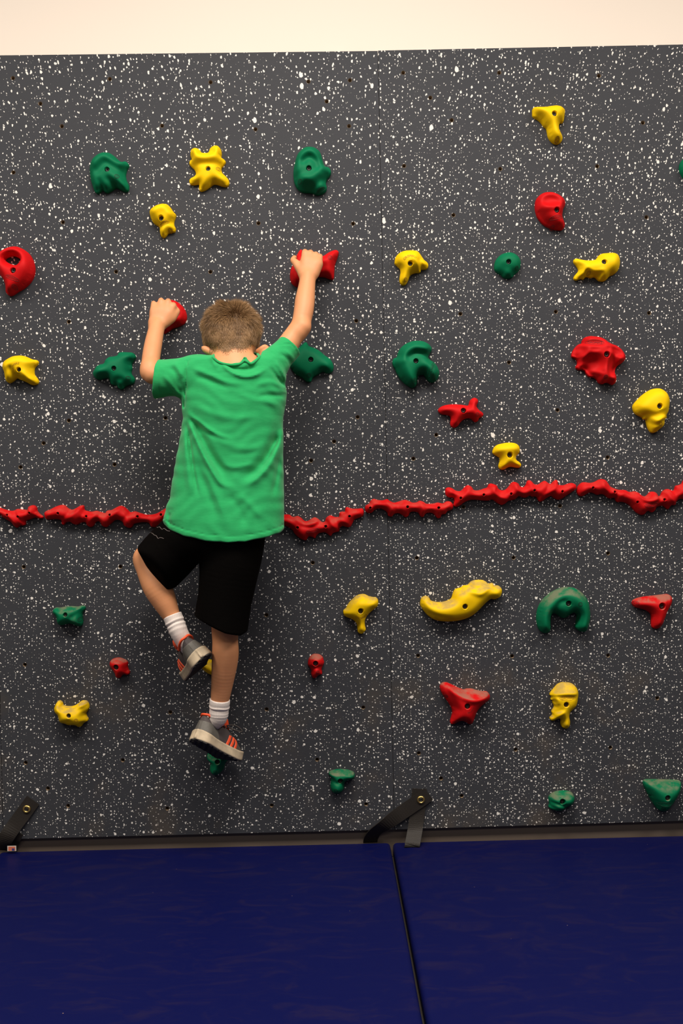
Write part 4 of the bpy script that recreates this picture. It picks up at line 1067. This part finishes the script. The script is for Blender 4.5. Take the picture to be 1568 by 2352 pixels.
def torso_fn(x, y, z):
    zf = z.ravel(); L = np.interp(zf, zz, lx)[None, None]; Rr = np.interp(zf, zz, rx)[None, None]; hd = np.interp(zf, hdz, hdv)[None, None]
    xc = (L+Rr)/2; hw = (Rr-L)/2
    u = np.abs((x-xc)/hw); v = np.abs((y-YC)/hd); p = 2.5
    q = (u**p+v**p)**(1/p)
    return (q-1)*np.minimum(hw, hd)*0.9
top = W(530, 820, YC)[2]
TS.add(torso_fn, (TS.lo[0], TS.lo[1], TS.lo[2]), (W(702, 900, -.15)[0], -.055, top), 0.0)
TS.add(lambda x, y, z: (z-top)+0*x+0*y, TS.lo, (W(702, 900, -.15)[0], -.055, top+.05), .02, 'i')
def T(pts, k=0.02): TS.chain([(W(px, py, Y), r_(r, Y)) for px, py, Y, r in pts], k)
T([(456, 856, -.235, 36), (430, 860, -.240, 38), (395, 866, -.238, 41), (345, 872, -.232, 45)], .022)     # left sleeve
T([(600, 856, -.232, 38), (625, 836, -.226, 36), (650, 812, -.212, 31), (682, 778, -.195, 29)], .022)      # right sleeve
T([(456, 858, -.235, 32), (500, 866, -.245, 30), (545, 866, -.250, 32), (600, 856, -.238, 33)], .03)       # yoke across the shoulders
def plane(p, n):
    n = unit(n); p = np.array(p)
    return lambda x, y, z: (x-p[0])*n[0]+(y-p[1])*n[1]+(z-p[2])*n[2]
hi = np.array(TS.lo)+TS.n*TS.h
c1 = W(359, 866, -.235); a1 = W(363, 823, -.235)-W(352, 912, -.235); n1 = np.array([-a1[2], .0, a1[0]]);  n1 = n1 if n1[0] < 0 else -n1
TS.add(plane(c1, n1), TS.lo, (W(410, 900, -.2)[0], hi[1], hi[2]), .003, 'i')
c2 = W(667, 795, -.204); a2 = W(688, 813, -.2)-W(646, 777, -.2); n2 = np.array([-a2[2], 0, a2[0]]); n2 = n2 if n2[0] > 0 else -n2; n2 = unit(n2)+np.array([0, .25, 0])
TS.add(plane(c2, n2), (W(630, 800, -.2)[0], TS.lo[1], W(600, 850, -.2)[2]), hi, .003, 'i')
# neck opening
TS.prism([xz(a, b, -.285) for a, b in [(486,740),(487,819),(500,828.5),(516,834),(535,836),(551,834),(558,827),(563,824),(568,829),(576,834),(588,824),(597,815),(604,740)]], .004, 's')
# hem
hem = [(330, 1190), (376, 1208), (388, 1217), (423, 1229.5), (473, 1240.5), (524, 1244.5), (565, 1242), (603, 1235.5), (640, 1224), (652, 1215), (700, 1200)]
hx = np.array([W(a, b, -.30)[0] for a, b in hem]); hz = np.array([W(a, b, -.30)[2] for a, b in hem])
def hem_fn(x, y, z): return np.interp(x.ravel(), hx, hz)[:, None, None]-z+0*y
TS.add(hem_fn, TS.lo, (hi[0], hi[1], W(500, 1150, -.2)[2]), .004, 'i')
# folds: drawn on the back of the shirt, (polyline, width px, amplitude m)
def zt(l): return [(320+a/3.92, 900+b/3.92) for a, b in l]
def zw(l): return [(300+a/3.0154, 540+b/3.0154) for a, b in l]
folds = [(zt([(395,190),(470,350),(570,560),(680,760),(760,850),(880,870)]), 7, .011), (zt([(440,200),(560,440),(680,640),(780,760),(870,790)]), 12, -.012),
         (zt([(880,870),(1030,800),(1160,660),(1240,470),(1290,260)]), 9, .008), (zt([(860,780),(1000,740),(1110,620),(1200,460),(1260,300)]), 12, -.010),
         (zt([(405,250),(430,420),(470,680),(510,880),(545,990)]), 4.5, -.006), (zt([(385,300),(400,500),(430,760),(460,960)]), 8, .0045),
         (zt([(470,560),(560,780),(640,980),(700,1180)]), 9, -.0045), (zt([(560,640),(660,880),(740,1050),(800,1250)]), 9, .004), (zt([(760,900),(880,1040),(960,1250)]), 10, -.004),
         (zt([(860,920),(980,1010),(1120,1180)]), 8, .003), (zt([(1250,500),(1220,760),(1180,980)]), 6, -.003), (zt([(380,170),(540,290),(690,390),(860,440)]), 5.5, .0045), (zt([(420,230),(560,350),(720,440)]), 6, -.004),
         (zt([(430,80),(620,190),(860,250),(1150,200)]), 9, .003), (zt([(500,330),(760,470),(1000,520),(1180,430)]), 8, .0022), (zt([(760,560),(950,570),(1100,520)]), 7, -.002), (zt([(700,640),(850,690),(1050,640)]), 6, .002),
         (zw([(600,862),(660,930),(760,985),(860,975),(950,905)]), 5, .0055), (zw([(640,880),(720,935),(820,930),(890,880)]), 6, -.008), (zw([(380,905),(520,965),(680,1030),(820,1040)]), 7, .004), (zw([(400,960),(560,1020),(700,1085)]), 7, -.004),
         (zw([(950,900),(1000,980),(1060,1050)]), 5, -.005), (zw([(985,850),(1050,960),(1085,1040)]), 5, .0045), (zw([(1000,800),(1080,850),(1130,930)]), 4.5, -.0045), (zw([(1040,770),(1110,830),(1150,900)]), 4.5, .0035),
         (zw([(830,1060),(960,1020),(1060,1060)]), 7, .003), (zw([(860,1120),(980,1110),(1070,1110)]), 6, -.0035), (zw([(700,1100),(880,1150),(1050,1180)]), 7, .0025),
         (zw([(385,860),(368,930),(372,1010),(358,1110),(350,1190)]), 2.2, -.0035), (zw([(230,900),(300,960),(330,1060)]), 6, -.004), (zw([(200,950),(270,1040),(330,1130)]), 6, .004), (zw([(270,870),(320,930),(350,1000)]), 5, .003),
         (zw([(1045,735),(1110,745),(1155,830)]), 1.6, -.002), (zw([(182,870),(172,950),(178,1080)]), 1.6, -.002), (zw([(570,830),(560,870),(600,930)]), 5, .004), (zw([(760,860),(790,850),(800,890)]), 3, .006),
         (zt([(260,1085),(245,1160),(280,1230)]), 5, -.003)]
sx_ = TS.lo[0]+np.arange(TS.n[0])*TS.h; sz_ = TS.lo[2]+np.arange(TS.n[2])*TS.h
gx, gz = np.meshgrid(sx_[::2], sz_[::2], indexing='ij'); gp = np.stack([gx.ravel(), gz.ravel()], 1); disp = np.zeros(len(gp))
for line, wd, amp in folds:
    L = catmull([xz(a, b, -.305) for a, b in line], 5, False); lw = wd/S(-.3)
    n_in = (gp[:, 0] > L[:, 0].min()-4*lw) & (gp[:, 0] < L[:, 0].max()+4*lw) & (gp[:, 1] > L[:, 1].min()-4*lw) & (gp[:, 1] < L[:, 1].max()+4*lw)
    q = seg_dist(gp[n_in], L, False)/lw
    e0 = np.hypot(*(gp[n_in]-L[0]).T); e1 = np.hypot(*(gp[n_in]-L[-1]).T); ln = np.hypot(*np.diff(L, axis=0).T).sum()
    tp_ = np.clip(np.minimum(e0, e1)/(ln*.28), 0, 1); tp_ = tp_*tp_*(3-2*tp_); disp[n_in] += amp*np.exp(-q*q)*(tp_ if wd > 2.5 else 1)
disp += .0011*np.sin(gp[:, 0]*70+3*np.sin(gp[:, 1]*31))*np.sin(gp[:, 1]*83+2*np.sin(gp[:, 0]*40))
hemz = np.interp(gp[:, 0], hx, hz); hb_ = (gp[:, 1]-hemz)*S(-.3)
disp += np.where(hb_ < 11, .0010, 0)-.0016*np.exp(-((hb_-10.5)/1.6)**2)
disp = disp.reshape(gx.shape).astype(np.float32)
disp = np.repeat(np.repeat(disp, 2, 0), 2, 1)[:TS.n[0], :TS.n[2]]
disp = (disp+np.roll(disp, 1, 0)+np.roll(disp, 1, 1)+np.roll(np.roll(disp, 1, 0), 1, 1))/4
sy_ = TS.lo[1]+np.arange(TS.n[1])*TS.h
wy = np.clip((-.20-sy_)/.05, 0, 1).astype(np.float32)
TS.a -= disp[:, None, :]*wy[None, :, None]
shirt = put(TS.mesh('t_shirt', M['shirt'], smooth=2)); del TS
shirt['label'] = 'loose bright green short-sleeved t-shirt'
from mathutils.bvhtree import BVHTree
bpy.context.view_layer.update()
def region_bvh(o, x0, x1, z0, z1):
    v = np.empty(len(o.data.vertices)*3, np.float32); o.data.vertices.foreach_get('co', v); v = v.reshape(-1, 3)
    q = np.empty(len(o.data.loops), np.int32); o.data.loops.foreach_get('vertex_index', q); q = q.reshape(-1, 4)
    p = v[q[:, 0]]; kp = (p[:, 0] > x0) & (p[:, 0] < x1) & (p[:, 2] > z0) & (p[:, 2] < z1)
    return BVHTree.FromPolygons(v.tolist(), q[kp].tolist())
_lo, _hi = W(470, 870, -.25), W(620, 790, -.25)
tb = region_bvh(shirt, _lo[0], _hi[0], _lo[2], _hi[2])
nk = [(489, 821), (500, 831), (516, 836.5), (535, 838.5), (550, 836.5), (557, 831), (563, 828), (569, 832), (577, 836.5), (588, 828), (596, 819)]
cp = []
for a_, b_ in catmull(nk, 4, False):
    q0 = W(a_, b_, 0); dr = Vector(q0-CAM).normalized(); hp = tb.ray_cast(Vector(CAM), dr)
    if hp[0] is not None: cp.append(np.array(hp[0])-np.array(dr)*.0005)
cp = np.array(cp)
for _ in range(4): cp[1:-1] = (cp[:-2]+2*cp[1:-1]+cp[2:])/4
cp = list(cp)+[W(590, 812, -.195), W(560, 815, -.150), W(520, 815, -.150), W(492, 813, -.195)]
cv_, cf_ = tube(cp, .0040, 8, True)
collar = put(mesh_obj('collar', cv_, cf_, M['shirt'])); collar.parent = shirt; collar.matrix_parent_inverse = shirt.matrix_world.inverted()

# ---- shorts
SH = Field(np.array([W(300, 1300, -.15)[0], -0.345, W(500, 1475, -.2)[2]]), np.array([W(625, 1250, -.2)[0], -0.07, W(500, 1165, -.2)[2]]), 0.0026)
def Q(pts, k=0.02): SH.chain([(W(px, py, Y), r_(r, Y)) for px, py, Y, r in pts], k)
SH.ell(W(492, 1225, -.222), (r_(112, -.2), .098, .085), .03)
Q([(470, 1215, -.215, 66), (425, 1245, -.205, 70), (385, 1280, -.195, 68), (340, 1320, -.185, 66)], .03)
Q([(536, 1230, -.222, 74), (530, 1290, -.220, 72), (520, 1350, -.218, 68), (510, 1410, -.216, 66), (502, 1500, -.214, 66)], .025)
hi = np.array(SH.lo)+SH.n*SH.h
out = [(372,1150),(372,1180),(342,1215),(313,1257),(333,1300),(358,1337),(383,1355),(398,1352),(427,1322),(459.5,1286),(457,1361),(446.5,1413),(484,1431),(522,1449.5),(554,1457),(567,1451),(576,1390),(592,1320),(602,1281),(608,1240),(612,1150)]
SH.prism([xz(a, b, -.23) for a, b in out], .006, 'i')
SH.add(plane(W(350, 1305, -.25), unit(np.array([-.62, -.55, -.50]))), SH.lo, (W(400, 1300, -.2)[0], hi[1], W(440, 1200, -.2)[2]), .01, 'i')
sh = put(SH.mesh('shorts', M['short'], smooth=3)); del SH
sh['label'] = 'loose black knee-length sports shorts'
# faint printed zigzag marks on the raised hip
zg = M['zig'] = simple('grey_zigzag_print', (0.10, 0.08, 0.075), .8)
deps = bpy.context.evaluated_depsgraph_get(); bpy.context.view_layer.update()
def bvh_of(o): return BVHTree.FromPolygons([o.matrix_world @ v.co for v in o.data.vertices], [p.vertices[:] for p in o.data.polygons])
bpy.context.view_layer.update(); bv = bvh_of(sh)
camv = Vector(CAM)
for line in ([(355,1207),(362,1212),(366,1210),(372,1216),(377,1214),(384,1219),(390,1220)], [(344,1222),(351,1226),(354,1229),(359,1231),(363,1237),(368,1235),(376,1237)]):
    pts = []
    for a, b in catmull(line, 4, False):
        dr = Vector(W(a, b, 0))-camv; dr.normalize(); hp = bv.ray_cast(camv, dr)
        if hp[0] is not None: pts.append(np.array(hp[0]))
    if len(pts) > 3:
        v_, f_ = tube(pts, .0011, 5); zo = mesh_obj('zigzag_print', v_, f_, zg); zo.parent = sh; zo.matrix_parent_inverse = sh.matrix_world.inverted()

# ---- socks
def sock(pts, bands, label=None):
    PP = [p[0] for p in pts]; RR = [p[1] for p in pts]
    lo_ = np.min(PP, 0)-.05; hi_ = np.max(PP, 0)+.05
    F = Field(lo_, hi_, .0016); F.chain(list(zip(PP, RR)), .008)
    a = PP[0]; d = unit(PP[1]-PP[0])
    F.add(plane(a, -d), lo_, hi_, .002, 'i')
    sl, x, y, z = F.sub(lo_, hi_)
    s_ = (x-a[0])*d[0]+(y-a[1])*d[1]+(z-a[2])*d[2]
    for b_, am, wd in bands: F.a[sl] -= am*np.exp(-((s_-b_+.0012*np.sin(x*110))/wd)**2)
    return put(F.mesh('sock', M['sock']))
SHOE_R = (W(446, 1703, -.218), np.array([.098, .158, -.112]), np.array([.24, .42, .86]))
SHOE_L = (W(469, 1515, -.262), np.array([-.044, .176, -.070]), np.array([-.66, .24, .70]))
SS = 1.09
def in_shoe(sh_, x, z):
    f = unit(sh_[1]); u = unit(sh_[2]-f*(sh_[2]@f)); return sh_[0]+(f*x+u*z)*SS
def sockp(p): return (W(*p[:3]), r_(p[3], p[2]))
sock([sockp((395.5, 1413, -.204, 22)), sockp((403, 1432, -.207, 21.5)), sockp((411, 1452, -.210, 20.5)), (in_shoe(SHOE_L, .050, .066), .0235), (in_shoe(SHOE_L, .055, .035), .020)], [(.019, .0018, .003), (.026, -.0015, .002), (.032, .0014, .003), (.045, .001, .004)])
sock([sockp((505, 1606, -.170, 23.2)), sockp((503, 1629, -.165, 22)), sockp((500.5, 1648, -.160, 21)), (in_shoe(SHOE_R, .052, .068), .0245), (in_shoe(SHOE_R, .055, .035), .020)], [(.010, .001, .008), (.022, .0022, .003), (.028, -.0016, .002), (.040, .001, .004), (.048, .001, .003)])


# ---- shoes
def smooth_curve(xs, ys, sig=.006):
    g = np.linspace(-.02, .22, 481); v = np.interp(g, xs, ys); kx = np.arange(-60, 61)*.0005; kk = np.exp(-(kx/sig)**2/2); kk /= kk.sum()
    v2 = np.convolve(np.pad(v, 60, 'edge'), kk, 'valid')
    return lambda x: np.interp(x, g, v2)


FOOT_BODY = smooth_curve([0, .03, .06, .09, .12, .145, .17, .2], [.0300, .0300, .0288, .0284, .0330, .0365, .0350, .0300], .008)


def footprint_w(x):        # half width of the foot along its length, round at both ends
    r = np.sqrt(np.clip(1-(np.maximum(.026-x, 0)/.026)**2, 0.0004, 1))*np.sqrt(np.clip(1-(np.maximum(x-.166, 0)/.034)**2, 0.0004, 1))
    return FOOT_BODY(x)*r


def toe_spring(x): return np.where(x > .135, .016*((np.maximum(x, .135)-.135)/.065)**2, 0)+np.where(x < .02, .004*((.02-np.minimum(x, .02))/.02)**2, 0)


def make_shoe(origin, fwd, upv, side, label, bow):
    """side +1: the outer side is local +y"""
    f = unit(fwd); u = np.array(upv, float); u = unit(u-f*(u@f)); l = np.cross(u, f)
    lo_, hi_ = np.array([-.012, -.048, -.008]), np.array([.214, .048, .105]); h = .00135
    Mx = Matrix(((f[0], l[0], u[0], origin[0]), (f[1], l[1], u[1], origin[1]), (f[2], l[2], u[2], origin[2]), (0, 0, 0, 1))) @ Matrix.Scale(SS, 4)

    def field(fn):
        F = Field(lo_, hi_, h); sl, x, y, z = F.sub(lo_, hi_); F.a[sl] = fn(x, y, z)[tuple(slice(0, n) for n in F.a[sl].shape)]; return F
    bend = lambda x: -.006*side*np.interp(x, [0, .06, .13, .2], [0, .2, 1, .2])*-1

    def foot2d(x, y, g):       # signed distance to the footprint grown by g
        w_ = footprint_w(x)+g; return (np.abs(y-bend(x))-w_)*.85
    def ends(x, g): return np.maximum(-.0-g-x, x-.2-g)

    def sole_fn(x, y, z):
        zb = toe_spring(x); top = .029+.006*np.interp(x, [0, .05, .12, .2], [.6, 0, 0, .45])+zb*.75
        flare = .0045-.0022*np.clip((z-zb)/.02, 0, 1)
        q = np.maximum(foot2d(x, y, flare), ends(x, flare))
        v = np.maximum(zb+.0035-z, z-top); rr = .004
        return np.minimum(np.maximum(q+rr, v+rr), 0)+np.sqrt(np.maximum(q+rr, 0)**2+np.maximum(v+rr, 0)**2)-rr

    def tread_fn(x, y, z):
        zb = toe_spring(x); q = np.maximum(foot2d(x, y, .0015), ends(x, .0015))
        lug = .0016*np.sign(np.sin(x*330))*np.sign(np.sin(y*330+x*60))
        return np.maximum(q, np.maximum(zb+.0006-z+np.where(lug > 0, 0, .0022), z-zb-.006))

    HT = None
    hx_ = [0, .01, .03, .05, .075, .095, .11, .13, .15, .17, .19, .2]
    hv = [.070, .079, .074, .065, .068, .077, .074, .064, .054, .046, .039, .033]
    HT = smooth_curve(hx_, hv, .006)

    def upper_fn(x, y, z):
        w_ = footprint_w(np.clip((x-.1)*1.035+.1, .0005, .1995))*.95-.0005; top = HT(x)+toe_spring(x)*.5; base = .012
        hw = np.maximum(w_, .004); hh = np.maximum(top-base, .01)
        pz = 2.6; qy = np.abs(y-bend(x))/hw; qz = np.maximum(z-base, 0)/hh
        # the heel leans in towards the collar
        qy = qy*(1+.20*np.clip((z-.035)/.04, 0, 1)*np.clip((.085-x)/.06, 0, 1))
        d = ((qy**pz+qz**pz)**(1/pz)-1)*np.minimum(hw, hh)*.85
        d = np.maximum(d, ends(x, -.004+.003*np.clip((.05-z)/.03, -1, 0)))
        d = np.maximum(d, base-z)
        return d
    X = lambda F, n, mt: F.mesh(n, M[mt], smooth=0 if n == 'outsole_tread' else 2)
    up = field(upper_fn)
    op = Field(lo_, hi_, h); op.a[:] = up.a
    op.ell((.048, 0, .093), (.040, .0225, .034), .006, op='s')
    root = X(op, 'shoe', 'upper'); root.parent = person
    root.matrix_local = Matrix.Translation(-Vector(person.location)) @ Mx
    root['label'] = label
    kids = [X(field(sole_fn), 'midsole', 'sole'), X(field(tread_fn), 'outsole_tread', 'tread')]
    sl, x, y, z = up.sub(lo_, hi_)
    def shell(mask, g, name, mt):
        F = Field(lo_, hi_, h); F.a[:] = np.maximum(op.a-g, mask(x, y, z)+0*op.a); kids.append(X(F, name, mt))
    shell(lambda x, y, z: np.maximum(x+.55*(z-.02)-.072, z-.060+0*y), .0009, 'heel_counter', 'counter')
    shell(lambda x, y, z: np.maximum(.146-x-.35*np.abs(y)+.1*(z-.03), z-.2+0*y), .0009, 'toe_cap', 'suede')
    for k in range(3):
        c = .100+.0155*k
        shell(lambda x, y, z: np.maximum(np.maximum(np.abs(x-c-.30*(z-.03))-.0046, .013-np.abs(y)), z-.057), .0013, 'side_stripe', 'orange')
    # padded collar lining
    ring = []
    for q in np.linspace(0, 2*math.pi, 29)[:-1]:
        cx = .047-.041*math.cos(q); cy = .0225*math.sin(q); ring.append((cx, cy, float(np.interp(cx, [0, .01, .03, .05, .07, .09], [.077, .079, .0735, .0665, .0715, .081]))))
    kids.append(mesh_obj('collar_lining', *tube(ring, .0036, 8, True), M['orange']))
    # tongue, laces
    tg = [(.118, 0, .066), (.102, 0, .079), (.090, 0, .090), (.082, 0, .100)]
    v_, f_ = tube(tg, [.010, .013, .014, .011], 10); v_ = [np.array((a, b*1.35, c*1.0)) for a, b, c in v_]
    v_ = [np.array((p[0], p[1], p[2])) for p in v_]
    kids.append(mesh_obj('tongue', v_, f_, M['orange']))
    for k in range(5):
        lxk = .090+.0115*k; lz = float(np.interp(lxk, hx_, hv))+.0045
        pts = [(lxk+.003*a, .019*s, lz-.006*abs(s)**2) for a, s in zip(np.linspace(-1, 1, 9), np.linspace(-1, 1, 9))]
        kids.append(mesh_obj('lace', *tube(pts, .0023, 6), M['lace']))
    if bow is not None:
        bw = catmull(bow, 6, False); kids.append(mesh_obj('lace', *tube(bw, .0022, 6), M['lace']))
    for o in kids: o.parent = root
    return root


make_shoe(*SHOE_R, -1, 'grey and orange sneaker standing on the green hold',
          [(.095, -.016, .080), (.105, -.034, .086), (.122, -.046, .082), (.126, -.047, .076), (.112, -.038, .074), (.096, -.020, .077)])
make_shoe(*SHOE_L, 1, 'grey and orange sneaker on the raised foot', None)

# ---- hair
def hair_mat():
    mt, nt, b = new_mat('brown_hair'); at = N(nt, 'ShaderNodeAttribute'); at.attribute_name = 'tone'
    c = mixc(nt, at.outputs['Fac'], (0.075, 0.037, 0.015), (0.33, 0.190, 0.085)); nt.links.new(c, b.inputs['Base Color'])
    b.inputs['Roughness'].default_value = 0.55; b.inputs['Specular IOR Level'].default_value = .35
    return mt


M['hair'] = hair_mat(); 
HI = np.linalg.inv(HROT)
def head_pt(d, off=0.0):
    """point and normal on the skull in the head-frame direction d"""
    d = unit(d); p = HR*d; n = unit(HI@(d/HR)); return HEADC+HI@p+n*off, n
nst = 42000; V_, F_, tone = [], [], []
_bv = np.empty(len(body.data.vertices)*3, np.float32); body.data.vertices.foreach_get('co', _bv); _bv = _bv.reshape(-1, 3)
_bq = np.empty(len(body.data.loops), np.int32); body.data.loops.foreach_get('vertex_index', _bq); _bq = _bq.reshape(-1, 4)
_keep = (_bv[_bq[:, 0], 2] > HEADC[2]-.12) & (np.abs(_bv[_bq[:, 0], 0]-HEADC[0]) < .12)
scalp = BVHTree.FromPolygons(_bv.tolist(), _bq[_keep].tolist())
def wob(p, f, ph): return math.sin(p[0]*f+ph)*math.sin(p[2]*f*.8+ph*2.1)+math.sin(p[1]*f*1.1+ph*.7+p[0]*f*.4)
cnt = 0; i = 0
while cnt < nst and i < 260000:
    i += 1
    nape = rng.random() < .38
    if nape:
        q0 = W(rng.uniform(468, 598), rng.uniform(768, 824), 0)
        hp = scalp.ray_cast(Vector(CAM), Vector(q0-CAM).normalized())
    else:
        d = unit(rng.normal(size=3)); p, n = head_pt(d)
        hp = scalp.ray_cast(Vector(p+n*.06), Vector(-n))
    if hp[0] is None: continue
    p = np.array(hp[0]); n = np.array(hp[1])
    # position relative to the head centre, in image pixels
    dz = (p[2]-HEADC[2])*S(-.2); dx = (p[0]-HEADC[0])*S(-.2); bk = -(p[1]-HEADC[1])/HR[1]
    line = -50+16*abs(dx)/60+4*math.sin(dx*.16) if bk > 0 else (-30 if bk > -.35 else 5)    # hairline: nape, sides, forehead
    if (not nape and dz < -22 and bk > 0) or (nape and dz > 14): continue
    if dz < line-4 or (abs(dx) > 58 and dz < -16) or (abs(dx) > 47 and dz < -24): continue
    up_ = np.clip((dz-line)/55, 0, 1)
    if bk > 0 and rng.random() > np.clip(.05+up_*1.5, 0, 1): continue
    top_ = np.clip((dz-14)/32, 0, 1); sidef = np.clip((abs(dx)-36)/16, 0, 1)*np.clip((dz+30)/20, 0, 1)
    cl = wob(p, 150, .3); cl2 = wob(p, 70, 1.9)
    L = .0032+.009*np.clip(up_*1.2, 0, 1)+.012*top_+.009*sidef+(.004*top_+.002*sidef)*cl
    down = unit(np.array([0, 0, -1.0])+n*n[2]+1e-6)
    q_ = np.clip((dx+5)/45, 0, 1); q_ = q_*q_*(3-2*q_)
    sweep = np.array([-.85, .05, .42])*(1-q_)+np.array([.30, .2, .30])*q_
    tdir = unit(n*(.34+.20*np.clip(-dz/28, 0, 1))+down*(1-top_)*.9+sweep*top_*.8+np.array([cl*.16, 0, cl2*.12])+rng.normal(size=3)*.12)
    if sidef > .2: tdir = unit(tdir+np.array([np.sign(dx)*.40, 0, -.1])*sidef)
    L = max(.003, L*rng.uniform(.75, 1.2)); wd = .00055
    sd_ = unit(np.cross(tdir, CAM-p+rng.normal(size=3)*.8)); p0 = p-n*(.0010-.0008*np.clip(-dz/20, 0, 1))
    p1 = p0+tdir*L*.55; p2 = p0+unit(tdir+down*.25+n*-.08)*L
    b0 = len(V_)
    V_ += [p0-sd_*wd, p0+sd_*wd, p1-sd_*wd*.8, p1+sd_*wd*.8, p2]
    F_ += [(b0, b0+1, b0+3), (b0, b0+3, b0+2), (b0+2, b0+3, b0+4)]
    tn = float(np.clip(.56+.08*(1-up_)+.16*rng.normal()+.16*cl+.10*cl2+.10*(1-sidef), 0, 1))
    tone += [tn*.75, tn*.75, tn, tn, min(1, tn*1.15)]; cnt += 1
hair = mesh_obj('hair', np.array(V_), np.array(F_), M['hair'])
at_ = hair.data.attributes.new('tone', 'FLOAT', 'POINT'); at_.data.foreach_set('value', np.array(tone, np.float32))
put(hair); tag(hair, 'short brown hair, clipped at the nape', kind='stuff')
HB = Field(HEADC-.13, HEADC+.13, .002)
HB.ell(HEADC, HR+np.array([.0020, .0018, .0030]), .004, HROT)
cutp = W(531, 764, -.27); HB.add(plane(cutp, (0, -.42, -1)), HEADC-.13, HEADC+.13, .010, 'i')
hb = HB.mesh('hair_undercoat', M['hair']); at2 = hb.data.attributes.new('tone', 'FLOAT', 'POINT'); at2.data.foreach_set('value', np.full(len(hb.data.vertices), .25, np.float32))
put(hb)
